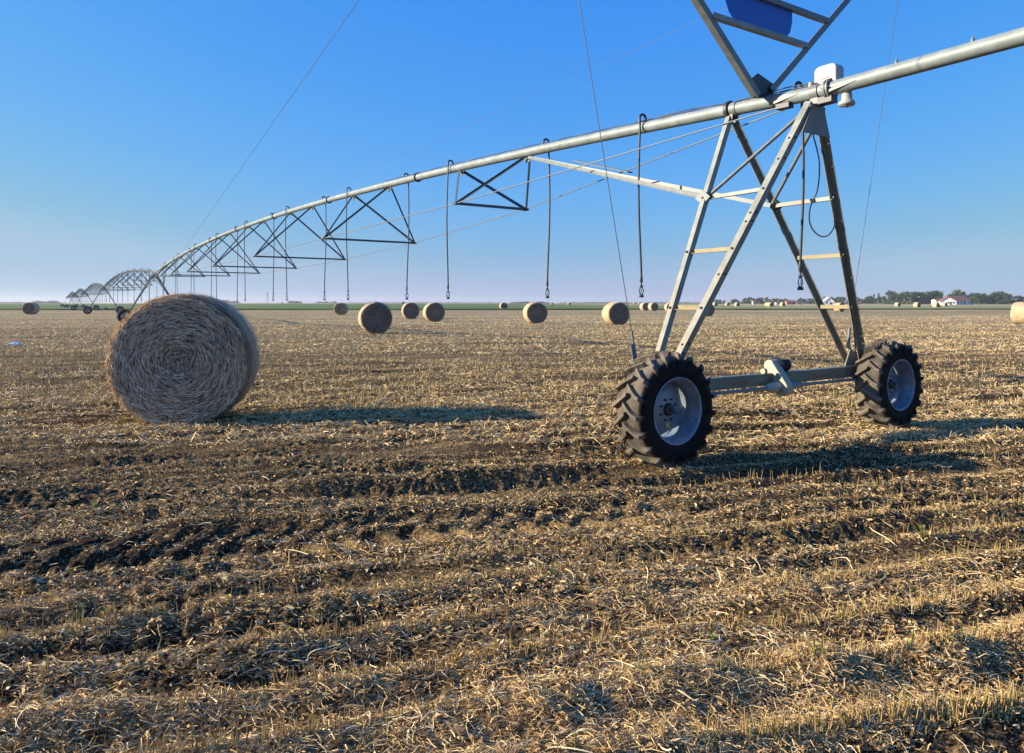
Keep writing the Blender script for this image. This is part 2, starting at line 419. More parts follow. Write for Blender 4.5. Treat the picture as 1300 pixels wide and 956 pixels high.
# small green sprouts: countable
def px_ground(px, py): 
    y = CAM_H*F/(py-384.5); return (px-650)/F*y, y
weeds = [(560, 601), (508, 604), (638, 606), (543, 606), (436, 585), (600, 640), (120, 655), (82, 665), (1170, 690), (700, 738), (620, 745), (396, 785), (905, 830), (350, 600)]
wlab = 'small green sprout growing among the straw of the harvested field'
wproto = None
for px, py in weeds:
    x, y = px_ground(px, py)
    if wproto is None:
        n = 14; P = np.zeros((n, 3)); P[:, 2] = np.linspace(.0, .07, n); a = np.arange(n)*2.4; el = .5+RNG.random(n)*.6
        D = np.stack([np.cos(a)*np.cos(el), np.sin(a)*np.cos(el), np.sin(el)], 1); W = np.stack([-np.sin(a), np.cos(a), 0*a], 1)
        v, q, t = ribbons(P, D, W, .035+.03*RNG.random(n), np.full(n, .013), np.tile([0, 0, .01], (n, 1)), RNG.random(n))
        v2, q2, t2 = ribbons(np.array([[0, 0, -.01], [0, 0, -.01]]), np.array([[0, .1, 1.], [0, .1, 1.]]), np.array([[1., 0, 0], [0, 1., 0]]), np.array([.10, .10]), np.array([.005, .005]), np.zeros((2, 3)), np.array([.6, .6]))
        V, Qs, T = join([(v, q, t), (v2, q2, t2)])
        w = wproto = np_mesh('green_sprout', V, Qs, M['green'], {'tint': T})
    else:
        w = wproto.copy(); COL.objects.link(w)
    w.location = (x, y, float(ground_h(np.array([x]), np.array([y]))[0])); w.rotation_euler = (0, 0, random.random()*6); sc = .45+random.random()*.5; w.scale = (sc, sc, sc)
    tag(w, wlab, 'weed', 'green sprouts scattered over the field')
# litter scrap
x, y = px_ground(19, 440)
gb = Geo(); 
import itertools
nn = 9; V = []
for i in range(nn):
    for j in range(nn):
        uu, vv = i/(nn-1)-.5, j/(nn-1)-.5
        V.append((uu*.42, vv*.30, .07*math.cos(uu*3)*math.cos(vv*3)+.035*math.sin(i*2.1+j)*math.cos(j*1.7)+.03))
gb.add(V, [(i*nn+j, (i+1)*nn+j, (i+1)*nn+j+1, i*nn+j+1) for i in range(nn-1) for j in range(nn-1)], False)
M['bag'] = plain('white_blue_plastic', (.62, .78, .90), .35, 0, .1)
o = gb.build('plastic_bag', M['bag']); so = o.modifiers.new('s', 'SOLIDIFY'); so.thickness = .004
o.location = (x, y, .05); tag(o, 'crumpled pale blue and white plastic scrap lying on the stubble at far left', 'litter')

# ------------------------------------------------------------------ hay bales
m, nt, b, _ = new_mat('bale_body'); co = coords(nt)
sp = N(nt, 'ShaderNodeSeparateXYZ'); L(nt, co, sp.inputs[0])
rad = math_(nt, 'SQRT', math_(nt, 'ADD', math_(nt, 'POWER', sp.outputs[0], 2), math_(nt, 'POWER', sp.outputs[2], 2)))
ang = math_(nt, 'ARCTAN2', sp.outputs[2], sp.outputs[0])
cm = N(nt, 'ShaderNodeCombineXYZ'); L(nt, math_(nt, 'MULTIPLY', rad, 42), cm.inputs[0]); L(nt, math_(nt, 'MULTIPLY', ang, 5), cm.inputs[1]); L(nt, math_(nt, 'MULTIPLY', sp.outputs[1], 42), cm.inputs[2])
n1 = noise(nt, cm.outputs[0], 1.0, 5, .7); n2 = noise(nt, co, 3.5, 4, .6); n3 = noise(nt, co, 40, 3, .6)
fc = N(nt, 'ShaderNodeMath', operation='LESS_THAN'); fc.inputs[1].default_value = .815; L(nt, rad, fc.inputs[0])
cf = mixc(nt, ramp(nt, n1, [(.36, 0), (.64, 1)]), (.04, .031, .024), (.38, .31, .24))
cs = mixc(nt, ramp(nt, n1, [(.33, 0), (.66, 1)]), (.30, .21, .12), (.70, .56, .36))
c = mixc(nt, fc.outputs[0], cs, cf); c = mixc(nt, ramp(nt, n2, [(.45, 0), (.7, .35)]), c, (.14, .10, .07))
L(nt, c, b.inputs['Base Color']); b.inputs['Roughness'].default_value = .9; b.inputs['Specular IOR Level'].default_value = .15
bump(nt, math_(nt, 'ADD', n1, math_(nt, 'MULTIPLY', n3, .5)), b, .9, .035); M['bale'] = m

def bale_mesh(R, W, nseg, seed, nr=14, nw=12):
    """round bale, axis = local y, resting on z=0"""
    prof = []
    for i in range(nr+1): prof.append((-W/2, R*i/nr*.90))
    prof += [(-W/2+.015, R*.935), (-W/2+.05, R*.968), (-W/2+.095, R*.992), (-W/2+.15, R)]
    for i in range(1, nw): prof.append((-W/2+.15+(W-.25)*i/nw, R))
    prof += [(W/2-.10, R), (W/2-.045, R*.985), (W/2-.015, R*.962)]
    for i in range(nr, -1, -1): prof.append((W/2, R*i/nr*.93))
    prof = np.array(prof); m_ = len(prof); th = np.arange(nseg)*2*math.pi/nseg
    A, TH = np.meshgrid(np.arange(m_), th, indexing='ij'); ya = prof[A, 0]; rr = prof[A, 1]
    lump = 1 + .014*np.sin(TH*3+seed) + .02*perlin(TH*3.0+seed*7, ya*2.5+50, seed) * (rr > .5*R) + .008*perlin(TH*14+seed, ya*12+90, seed+3)
    rr2 = rr*lump; x = rr2*np.cos(TH); z = rr2*np.sin(TH)
    y = ya + np.sign(ya)*(.030*perlin(x*3+seed, z*3, seed+5)+.014*perlin(x*11, z*11+seed, seed+6)-.05*np.exp(-(rr/R/.22)**2)*1.0+.02)*(np.abs(ya) > W/2-.03)
    floor = -R*.965; z = np.maximum(z, floor+.02*(z-floor)) 
    z = z - floor
    ids = np.arange(m_*nseg).reshape(m_, nseg)
    Qd = np.stack([ids[:-1], ids[1:], np.roll(ids, -1, 1)[1:], np.roll(ids, -1, 1)[:-1]], -1).reshape(-1, 4)
    return np.stack([x, y, z], -1).reshape(-1, 3), Qd
def fix_centre(o):  # texture polar centre is at height R: shift mesh so that origin is the bale's axis
    return o
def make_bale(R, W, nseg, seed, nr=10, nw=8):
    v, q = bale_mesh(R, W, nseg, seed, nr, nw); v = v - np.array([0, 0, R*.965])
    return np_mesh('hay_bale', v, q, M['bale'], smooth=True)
def bale_straw(R, W, n_face, n_side, seed, fuzz=1.0, tb=.14, sdv=.16, wd=.005):
    r_ = np.random.default_rng(seed); out = []
    n = n_face; rr = R*np.sqrt(r_.random(n))*.95; th = r_.random(n)*2*math.pi
    P = np.stack([rr*np.cos(th), np.full(n, -W/2-.03)-r_.random(n)**1.5*.045*fuzz, rr*np.sin(th)], 1)
    P[:, 1] += .05*np.exp(-(rr/R/.22)**2)
    ta = th+math.pi/2+r_.normal(0, .28, n); D = np.stack([np.cos(ta), r_.normal(-.02, .10, n), np.sin(ta)], 1)
    D /= np.linalg.norm(D, axis=1)[:, None]; Ln = (.04+.16*r_.random(n)**1.5)*np.clip(rr/R*2.0, .35, 1)
    inw = np.stack([-np.cos(th), 0*th, -np.sin(th)], 1)
    bend = -inw*(Ln**2/np.maximum(rr, .1)/8)[:, None]
    Wv = np.cross(D, np.array([0, 1., 0])); rl = r_.random(n)*2.2-1.1; Wv = Wv*np.cos(rl)[:, None]+np.array([0, 1., 0])*np.sin(rl)[:, None]
    out.append(ribbons(P-D*(Ln/2)[:, None], D, Wv, Ln, .003+wd*r_.random(n)**2, bend, np.clip(r_.normal(tb, sdv, n), 0, 1)))
    n = n_side; th = r_.random(n)*2*math.pi; ya = (r_.random(n)-.5)*W*1.0
    edge = r_.random(n) < .3; ya = np.where(edge, -W/2+r_.random(n)*.06, ya)
    Rr = R*(1+.0*ya)+.004+.012*r_.random(n); Rr = np.where(ya < -W/2+.06, R*(.94+.5*(ya+W/2)), Rr)
    P = np.stack([Rr*np.cos(th), ya, Rr*np.sin(th)], 1)
    radial = np.stack([np.cos(th), 0*th, np.sin(th)], 1); tan_ = np.stack([-np.sin(th), 0*th, np.cos(th)], 1)*np.where(r_.random(n) < .5, 1, -1)[:, None]
    D = tan_+radial*(r_.normal(.06, .12, n)+(r_.random(n) < .07)*r_.random(n)*.9)[:, None]+np.array([0, 1., 0])*r_.normal(0, .35, n)[:, None]; D /= np.linalg.norm(D, axis=1)[:, None]
    Ln = .04+.14*r_.random(n)**1.6; Wv = np.cross(D, radial)
    out.append(ribbons(P, D, Wv, Ln, .003+.005*r_.random(n), np.zeros((n, 3)), np.clip(r_.normal(.68, .2, n), 0, 1)))
    V, Qs, T = join(out); fl = -R*.965-.01
    V[:, 2] = np.maximum(V[:, 2], fl); return V, Qs, T
def place_bale(o, px, py, R, phi):
    y = CAM_H*F/(py-384.0); x = (px-650)/F*y
    # py is the foot of the near face
    bx, by = -math.sin(phi), math.cos(phi)
    o.rotation_euler = (0, 0, phi)
    return x, y
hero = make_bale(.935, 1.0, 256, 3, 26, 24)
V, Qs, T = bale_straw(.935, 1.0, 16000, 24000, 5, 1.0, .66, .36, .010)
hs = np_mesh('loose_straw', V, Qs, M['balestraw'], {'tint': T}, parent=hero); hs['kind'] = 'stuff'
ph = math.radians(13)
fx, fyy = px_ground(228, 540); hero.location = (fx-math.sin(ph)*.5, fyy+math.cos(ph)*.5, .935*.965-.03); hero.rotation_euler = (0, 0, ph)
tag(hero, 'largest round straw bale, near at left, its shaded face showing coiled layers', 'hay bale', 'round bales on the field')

mid_protos = []
for k in range(3):
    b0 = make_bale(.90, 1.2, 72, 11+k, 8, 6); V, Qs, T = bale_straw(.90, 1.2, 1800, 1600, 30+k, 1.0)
    s0 = np_mesh('loose_straw', V, Qs, M['balestraw'], {'tint': T}, parent=b0); s0['kind'] = 'stuff'
    mid_protos.append([b0, False])
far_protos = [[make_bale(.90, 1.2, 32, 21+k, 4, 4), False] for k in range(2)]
def put_bale(k, px, py, phi, label, far=False, R=.9):
    pool = far_protos if far else mid_protos; pr = pool[k % len(pool)]
    o = pr[0] if not pr[1] else copy_tree(pr[0]); pr[1] = True
    y = CAM_H*F/(py-384.3); x = (px-650)/F*y; ph = math.radians(phi)
    sc = R/.9
    o.location = (x-math.sin(ph)*.6, y+math.cos(ph)*.6, .9*.965*sc-.02); o.rotation_euler = (0, 0, ph); o.scale = (sc*(.98+.06*random.random()), sc*(.94+.10*random.random()), sc*(.95+.06*random.random()))
    tag(o, label, 'hay bale', 'round bales on the field'); return o
spec = [
 (478, 423.6, 17, 'second largest round bale, standing right of the big near bale'),
 (431.5, 399.8, -2, 'small dark bale just left of and behind the second largest bale'),
 (522, 405.2, 15, 'left one of the two bales side by side in the middle distance'),
 (552.5, 408.8, 17, 'right one of the two bales side by side in the middle distance'),
 (640, 393.2, 16, 'small bale standing alone against the green strip at mid field'),
 (682, 410.8, 14, 'bale standing below the hose that hangs from the foot of the truss brace'),
 (786, 412.8, 16, 'bale with pale lit left side, just left of the nearest tower leg foot'),
 (831, 394.8, 18, 'right one of two touching bales seen beside the left tower leg'),
 (820, 394.4, 20, 'left one of two touching bales seen beside the left tower leg'),
 (852, 396.0, 10, 'bale mostly hidden behind the lowest left rung of the near tower'),
 (898.5, 402.0, 4, 'dark faced bale touching the right edge of the thick left tower leg'),
 (1069, 395.8, 30, 'bale seen through the lowest rung of the right tower legs'),
 (1311, 411.7, 34, 'sunlit bale cut off by the right edge of the picture'),
 (36, 399.3, 5, 'wide dark bale alone at the far left in front of the green crop')]
for i, (px, py, phi, lab) in enumerate(spec): put_bale(i, px, py, phi, lab)
fspec = [
 (909, 389.6, 25, 'leftmost tiny bale in the pale field right of the thick tower leg'),
 (924.5, 388.8, 25, 'tiny bale second from the thick tower leg in the pale field'),
 (937, 389.8, 25, 'tiny bale third from the thick tower leg in the pale field'),
 (976, 390.0, 30, 'left one of a touching pair of tiny bales between the tower legs'),
 (979.5, 390.3, 20, 'right one of a touching pair of tiny bales between the tower legs'),
 (995, 389.8, 28, 'tiny bale in front of the low red roofed shed'),
 (1141.5, 390.2, 30, 'tiny bale below the tall clump of trees right of the tower'),
 (1166.5, 391.2, 30, 'tiny bale left of the white farm buildings'),
 (1191, 391.6, 30, 'tiny bale directly in front of the white farm buildings'),
 (1201, 389.6, 30, 'tiny pale bale at the right corner of the white farm buildings'),
 (701, 387.2, 15, 'tiny bale on the horizon just right of a hanging hose'),
 (723, 387.6, 15, 'tiny bale on the horizon midway between two hanging hoses'),
 (806, 387.0, 15, 'left one of two tiny bales on the horizon left of the near tower'),
 (812.5, 387.0, 15, 'right one of two tiny bales on the horizon left of the near tower')]
for i, (px, py, phi, lab) in enumerate(fspec): put_bale(i, px, py, phi, lab, True, .95)

# ------------------------------------------------------------------ the pivot machine (local frame: x = travel, y = along the pipe, origin under the near tower head)
PX, PY = 3.543, 8.346; TH = math.atan2(UY, UX); SP = 59.0; RP = .083
mach = empty('pivot_irrigator', (PX, PY, 0), TH)
tag(mach, 'long galvanised irrigation machine striding over the field on wheeled towers with hanging hoses', 'irrigation machine')
def hp(s_): 
    if s_ < 0: return 4.15
    f = (s_ % SP)/SP; return 4.15 + .97*4*f*(1-f)

# --- wheel
def make_wheel(parent):
    w = empty('wheel', (0, 0, 0), 0, parent)
    t = Geo()
    pr = [(-.135, .325), (-.165, .345), (-.185, .40), (-.192, .455), (-.182, .505), (-.155, .538), (-.08, .553), (0, .556)]
    pr = pr + [(-a, r) for a, r in pr[::-1][1:]]; inner = [(.12, .318), (.0, .315), (-.12, .318)]
    t.lathe(pr+inner, 72, 'y', close=True)
    NL = 19
    for sd in (-1, 1):
        for k in range(NL):
            a0 = 2*math.pi*(k + (.5 if sd > 0 else 0))/NL
            stn = [(-.015, .548, .606, 0.0), (.06, .546, .607, .10), (.12, .535, .603, .175), (.175, .510, .590, .22), (.203, .47, .53, .235), (.196, .440, .455, .24)]
            V = []
            for (yy, rb, rt, da) in stn:
                hw_b, hw_t = .031/rb, .019/rt
                an = a0+da
                for (r_, a_) in ((rb-.02, an-hw_b), (rt, an-hw_t), (rt, an+hw_t), (rb-.02, an+hw_b)):
                    V.append((r_*math.cos(a_), sd*yy, r_*math.sin(a_)))
            Fs = [(0, 1, 2, 3)]
            for i in range(len(stn)-1):
                for e in range(4): Fs.append((i*4+e, i*4+(e+1) % 4, (i+1)*4+(e+1) % 4, (i+1)*4+e))
            e = (len(stn)-1)*4; Fs.append((e+3, e+2, e+1, e)); t.add(V, Fs)
    t.build('tyre', M['tyre'], w, .006)
    r = Geo()
    r.lathe([(-.178, .352), (-.182, .345), (-.176, .330), (-.155, .322), (-.12, .318), (-.085, .296), (-.02, .290), (.06, .290), (.10, .318), (.165, .322), (.178, .350), (.172, .356), (.155, .332), (.10, .326), (.055, .298), (-.02, .298), (-.08, .304), (-.125, .326), (-.16, .334)], 72, 'y', close=True)
    r.build('rim', M['rim'], w)
    d = Geo(); n = 96; R0 = .289; flats = [math.radians(a) for a in (15, 105, 195, 285)]
    def rr(a):
        q = R0
        for f in flats:
            dl = (a-f+math.pi) % (2*math.pi)-math.pi
            if abs(dl) < 1.2 and math.cos(dl) > 0: q = min(q, .243/math.cos(dl))
        return q
    ring = []
    for k, (rad_, yy) in enumerate([(None, .012), (.86, .0), (.60, -.012), (.35, -.035), (.0, -.035)]):
        for i in range(n):
            a = 2*math.pi*i/n; q = rr(a) if rad_ is None else R0*max(rad_, .001)
            if rad_ == .86: q = min(q, rr(a)*.97)
            ring.append((q*math.cos(a), yy, q*math.sin(a)))
    back = [(x, y+.008, z) for x, y, z in ring]
    Fs = [(k*n+i, k*n+(i+1) % n, (k+1)*n+(i+1) % n, (k+1)*n+i) for k in range(4) for i in range(n)]
    d.add(ring, Fs, True); d.add(back, [f[::-1] for f in Fs], True)
    d.add(ring[:n]+back[:n], [(i, (i+1) % n, n+(i+1) % n, n+i) for i in range(n)])
    d.build('wheel_disc', M['rim'], w)
    h = Geo(); h.lathe([(-.030, .001), (-.030, .001), (-.075, .001), (-.078, .040), (-.072, .058), (-.045, .062), (-.03, .075), (-.02, .078)], 24, 'y'); h.build('hub', M['motor'], w)
    c = Geo(); c.lathe([(-.100, .001), (-.100, .016), (-.078, .018)], 12, 'y'); c.build('hub_cap', M['dark'], w)
    for k in range(8):
        a = 2*math.pi*(k+.5)/8; bb = Geo(); bb.tube((.112*math.cos(a), -.018, .112*math.sin(a)), (.112*math.cos(a), -.052, .112*math.sin(a)), .0125, 6); bb.build('wheel_bolt', M['dark'], w)
    vs = Geo(); a = math.radians(-20); vs.tube((.325*math.cos(a), -.12, .325*math.sin(a)), (.30*math.cos(a), -.165, .30*math.sin(a)), .005, 6); vs.build('valve_stem', M['dark'], w)
    return w
wheel = make_wheel(mach)
stick = Geo(); stick.bar((.005, -.022, -.19), (.005, -.022, -.14), .05, .003, (1, 0, 0)); 
wheels = []
WL = [(-2.087, .34), (2.174, .34)]
for ti in range(6):
    for (t_, s_) in WL:
        if ti > 0: t_, s_ = math.copysign(2.13, t_), .34
        w = wheel if (ti == 0 and t_ < 0) else copy_tree(wheel, mach)
        w.location = (t_, s_+ti*SP, .585); w.rotation_euler = (0, .35*ti+.9*(t_ > 0)+.2, 0)
        wheels.append(w)
wheels[0].rotation_euler = (0, 0, 0)
st_o = stick.build('sticker', M['yellow'], wheels[0]); 

# --- tower
U = (1, 0, 0)
def tower_members(tw, detail=True):
    FR = M['frame'] if detail else M['strut']  # far towers use the strut steel, their shade painted into its colour
    def mk(name, g_, mat, bev=0): return g_.build(name, mat, tw, bev)
    mk('base_beam', Geo().bar((-2.06, .64, .755), (2.06, .64, .755), .10, .145, (0, 1, 0)), M['beam'], .008)
    for sd in (-1, 1):
        A0 = Vector((sd*1.90, .53, .83)); A1 = Vector((sd*.085, .015, 4.02)); B0 = Vector((sd*1.90, .75, .83)); B1 = Vector((sd*.035, 1.22, 4.12))
        mk('leg', Geo().angle(A0, A1, .082, .009, (1, 0, 0), (-sd, -sd)), FR)
        mk('leg', Geo().angle(B0, B1, .072, .009, (1, 0, 0), (-sd, -sd)), FR)
        def onA(h_): k = (h_-A0.z)/(A1.z-A0.z); return A0.lerp(A1, k)
        def onB(h_): k = (h_-B0.z)/(B1.z-B0.z); return B0.lerp(B1, k)
        for h_, nm, mt in ((1.645, 'rung', M['yellowed'] if detail else FR), (2.31, 'rung', M['yellowed'] if detail else FR), (3.0, 'tie_bar', FR)):
            mk(nm, Geo().angle(onA(h_), onB(h_), .05, .007, (0, 0, 1), (1, sd)), mt)
        mk('diagonal_brace', Geo().tube(onB(3.02)+Vector((-sd*.03, 0, 0)), Vector((sd*.12, -.03, 3.98)), .023, 10), M['galv'])
        if detail:
            for h_ in (1.645, 2.31, 3.0):
                for P_ in (onA(h_), onB(h_)):
                    p0 = P_+Vector((-.048 if sd < 0 else .048, 0, 0)); mk('bolt', Geo().tube(p0, p0+Vector((-sd*-.022 if sd > 0 else -.022, 0, 0)), .014, 6), M['dark'])
            mk('leg_gusset', Geo().poly([(sd*1.62, .64, .831), (sd*2.02, .64, .831), (sd*1.90, .64, 1.02), (sd*1.74, .64, 1.05)], (0, .012, 0)), FR)
            mk('node_plate', Geo().poly([onB(3.0)+Vector((-sd*.0, 0, .09))+Vector((sd*.052, 0, 0)), onB(3.0)+Vector((sd*.052, -.12, 0)), onB(3.0)+Vector((sd*.052, 0, -.09)), onB(3.0)+Vector((sd*.052, .12, 0))], (.008, 0, 0)), M['galv'])
    mk('head_gusset', Geo().poly([(-.10, -.035, 4.0), (.10, -.035, 4.0), (.27, -.01, 3.66), (-.27, -.01, 3.66)], (0, .010, 0)), M['galv'])
    mk('drive_shaft', Geo().tube((-1.95, .50, .665), (1.95, .50, .665), .021, 12), M['galv'])
    g_ = Geo(); g_.lathe([(-.46, .022), (-.44, .036), (-.40, .058), (-.28, .066), (-.23, .066), (-.22, .03)], 20, 'x', (0.22, .50, .665)); mk('shaft_coupling', g_, M['cream'])
    g_ = Geo(); g_.lathe([(.10, .03), (.12, .055), (.2, .05), (.42, .032), (.43, .021)], 16, 'x', (0.05, .50, .665)); mk('shaft_sleeve', g_, M['galv'])
    g_ = Geo(); pts = []
    for k in range(9): a = math.pi*(.5+k/8)+math.radians(0); pts.append((.06, .50+.09*math.sin(math.radians(200+k*20)), .655+.09*math.cos(math.radians(200+k*20))))
    ring = []
    c1, c2 = Vector((.04, .46, .655)), Vector((.10, .67, .91))
    dv = (c2-c1); dyz = Vector((0, dv.y, dv.z)).normalized(); nr_ = Vector((0, -dyz.z, dyz.y))
    for k in range(9): a = math.pi*k/8; ring.append(c1 + nr_*(.10*math.cos(a)) - dyz*(.10*math.sin(a)))
    for k in range(9): a = math.pi*k/8; ring.append(c2 - nr_*(.078*math.cos(a)) + dyz*(.078*math.sin(a)))
    g_.poly(ring, (.12, 0, 0)); mk('gear_housing', g_, M['cream'], .012)
    g_ = Geo(); g_.lathe([(.0, .001), (.0, .108), (.03, .108), (.03, .08), (.22, .08), (.235, .06), (.24, .001)], 24, 'x', (.165, .67, .91)); mk('drive_motor', g_, M['motor'])
    for k in range(1, 5):
        if not detail: break
        mk('cooling_fin', Geo().tube((.19+.04*k, .67, .91), (.197+.04*k, .67, .91), .088, 20), M['motor'])
    mk('mounting_lug', Geo().tube((-.17, .60, .86), (-.12, .60, .86), .035, 10), M['cream'])
    for sd in (-1, 1):
        x = sd*2.10
        mk('wheel_gearbox', Geo().lathe([(-.10, .001), (-.10, .08), (-.06, .115), (.06, .115), (.10, .08), (.10, .001)], 20, 'y', (x, .60, .60)), M['beam'])
        mk('axle', Geo().tube((x, .52, .585), (x, .33, .585), .035, 12), M['dark'])
        mk('shaft_joint', Geo().tube((sd*1.93, .50, .662), (sd*2.03, .56, .64), .035, 10), M['dark'])
t0 = empty('support_tower', (0, 0, 0), 0, mach); tower_members(t0, True)
for sd, x0 in ((-1, -.75), (1, .85)):
    for k in range(3):
        Geo().bar((x0+k*.11, .5885, .735), (x0+.075+k*.11, .5885, .74), .003, .02+.006*(k % 2), (0, 1, 0)).build('stencil_mark', M['red'], t0)
# stay posts on beam ends
Geo().bar((-2.14, .66, .72), (-2.26, .66, 1.26), .06, .012, (1, 0, 0)).build('stay_post', M['galv'], t0)
Geo().bar((2.0, .70, .84), (1.86, .74, 1.12), .045, .012, (0, 1, 0)).build('stay_post', M['white'], t0)
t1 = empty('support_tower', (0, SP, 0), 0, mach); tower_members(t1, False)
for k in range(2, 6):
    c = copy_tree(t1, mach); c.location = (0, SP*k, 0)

# --- near tower head gear (children of the near tower: sub-parts)
def head(name, g_, mat, bev=0): return g_.build(name, mat, t0, bev)
def ringbolt(s_, r1, w_, name='pipe_flange', par=None, mat=None):
    g_ = Geo(); h_ = hp(s_); g_.lathe([(-w_/2, RP-.004), (-w_/2, r1), (w_/2, r1), (w_/2, RP-.004)], 24, 'y', (0, s_, h_), close=True, smooth=False); return g_.build(name, mat or M['galv'], par or t0)
ringbolt(-.17, RP+.036, .022); ringbolt(-.205, RP+.036, .022)
ringbolt(-.187, RP+.014, .012, 'rubber_gasket', mat=M['rubberhose'])
ringbolt(1.24, RP+.034, .05, 'pipe_clamp', mat=M['dark']); ringbolt(1.15, RP+.010, .09, 'pipe_clamp')
ringbolt(-.02, RP+.012, .10, 'pipe_clamp'); ringbolt(.55, RP+.004, .02, 'weld_band')
for s_ in (-.02, 1.20):
    for sd in (-1, 1): head('clamp_ear', Geo().poly([(sd*.055, s_-.05, hp(s_)-.05), (sd*.055, s_+.05, hp(s_)-.05), (sd*.05, s_+.04, hp(s_)-.16), (sd*.05, s_-.04, hp(s_)-.16)], (.012, 0, 0)), M['galv'])
# electrical box behind the pipe, rounded top
ring = [(-.14, 0, -.02), (.14, 0, -.02)] + [(.14-.05+.05*math.sin(math.radians(a)), 0, .19+.05*math.cos(math.radians(a))) for a in (90, 60, 30, 0)][::1] + [(-.14+.05-.05*math.sin(math.radians(a)), 0, .19+.05*math.cos(math.radians(a))) for a in (0, 30, 60, 90)]
bx = Vector((.13, -.135, hp(0)+.06))
g_ = Geo(); g_.poly([(bx.x-.07, bx.y-.14, bx.z), (bx.x-.07, bx.y+.14, bx.z), (bx.x-.07, bx.y+.14, bx.z+.18), (bx.x-.07, bx.y+.12, bx.z+.215), (bx.x-.07, bx.y+.08, bx.z+.23), (bx.x-.07, bx.y-.08, bx.z+.23), (bx.x-.07, bx.y-.12, bx.z+.215), (bx.x-.07, bx.y-.14, bx.z+.18)], (.16, 0, 0)); head('control_box', g_, M['box'], .015)
head('box_bracket', Geo().bar((.05, .02, hp(0)+.075), (.14, .02, hp(0)+.0), .12, .02, (0, 1, 0)), M['galv'])
head('cable_gland', Geo().tube((-.01, .05, hp(0)+.075), (-.01, .05, hp(0)+.13), .03, 10), M['cream'])
for k in range(8):
    a_ = 2*math.pi*k/8; c_ = Vector((math.cos(a_)*(RP+.022), 0, hp(0)+math.sin(a_)*(RP+.022))); head('flange_bolt', Geo().tube((c_.x, -.235, c_.z), (c_.x, -.14, c_.z), .008, 6), M['dark'])
for sd in (-1, 1):
    for h_ in (1.15, 1.25, 2.02, 2.62, 2.72, 3.35, 3.6):
        k_ = (h_-.83)/3.19; P_ = Vector((sd*1.90, .53, .83)).lerp(Vector((sd*.085, .015, 4.02)), k_); head('bolt', Geo().tube(P_+Vector((0, -.038, 0)), P_+Vector((0, -.058, 0)), .012, 6), M['dark'])
        if sd < 0: head('bolt', Geo().tube(P_+Vector((-.042, 0, 0)), P_+Vector((-.06, 0, -.01)), .011, 6), M['dark'])
head('box_latch', Geo().bar((-.024, -.20, bx.z+.075), (-.024, -.08, bx.z+.075), .004, .010, (1, 0, 0)), M['red'])
# drain valve below pipe and gusset fin
s_ = -.36; h_ = hp(0)
g_ = Geo(); g_.lathe([(-.08, .001), (-.08, .052), (-.115, .054), (-.20, .058), (-.215, .082), (-.245, .092), (-.262, .084), (-.265, .02), (-.285, .012), (-.285, .001)], 24, 'z', (.05, s_, h_+.04)); head('drain_valve', g_, M['white'])
head('pipe_fin', Geo().poly([(-.085, -.21, h_-.03), (-.085, -.55, h_-.01), (-.085, -.21, h_-.06)], (.01, 0, 0)), M['galv'])
head('joint_block', Geo().bar((.0, -.24, h_-.12), (.0, -.06, h_-.12), .12, .09, (1, 0, 0)), M['dark'], .01)
# rod anchor block under pipe
head('rod_anchor', Geo().bar((-.06, .28, hp(.3)-.10), (-.06, .46, hp(.4)-.10), .10, .07, (1, 0, 0)), M['dark'], .008)
head('anchor_fin', Geo().poly([(-.086, .16, hp(.3)-.0), (-.086, .52, hp(.4)-.02), (-.086, .50, hp(.4)-.05)], (.01, 0, 0)), M['galv'])
head('pipe_handle', Geo().path([(0, .62, hp(.6)+.075), (0, .64, hp(.6)+.13), (0, .86, hp(.8)+.14), (0, .90, hp(.9)+.08)], .008, 8), M['galv'])
# hanging loop of control cable
pts = []
for (px, py, z) in ((1032, 170, 8.4), (1040, 205, 8.5), (1038, 240, 8.7), (1029, 262, 8.8), (1028, 282, 8.9), (1036, 296, 9.0), (1048, 300, 9.1), (1058, 290, 9.2), (1062, 270, 9.3)):
    wx = (px-650)/F*z; wz = CAM_H+(384-py)/F*z; dx, dy = wx-PX, z-PY
    pts.append(((dx*UX+dy*UY), (-dx*UY+dy*UX), wz))
def smooth_pts(P_, k=6):
    P_ = [Vector(p) for p in P_]; out = []
    for i in range(len(P_)-1):
        p0, p1, p2, p3 = P_[max(i-1, 0)], P_[i], P_[i+1], P_[min(i+2, len(P_)-1)]
        for j in range(k):
            t = j/k; out.append(.5*((2*p1)+(p2-p0)*t+(2*p0-5*p1+4*p2-p3)*t*t+(3*p1-p0-3*p2+p3)*t**3))
    out.append(P_[-1]); return out
head('hanging_cable', Geo().path(smooth_pts(pts), .008, 8), M['rubberhose'])
g_ = Geo(); g_.path([(.20, .0, 3.9), (.285, .10, 3.6), (.68, .20, 2.9), (1.08, .32, 2.2), (1.53, .46, 1.4), (1.80, .58, .92)], .007, 6); head('control_cable', g_, M['rubberhose'])

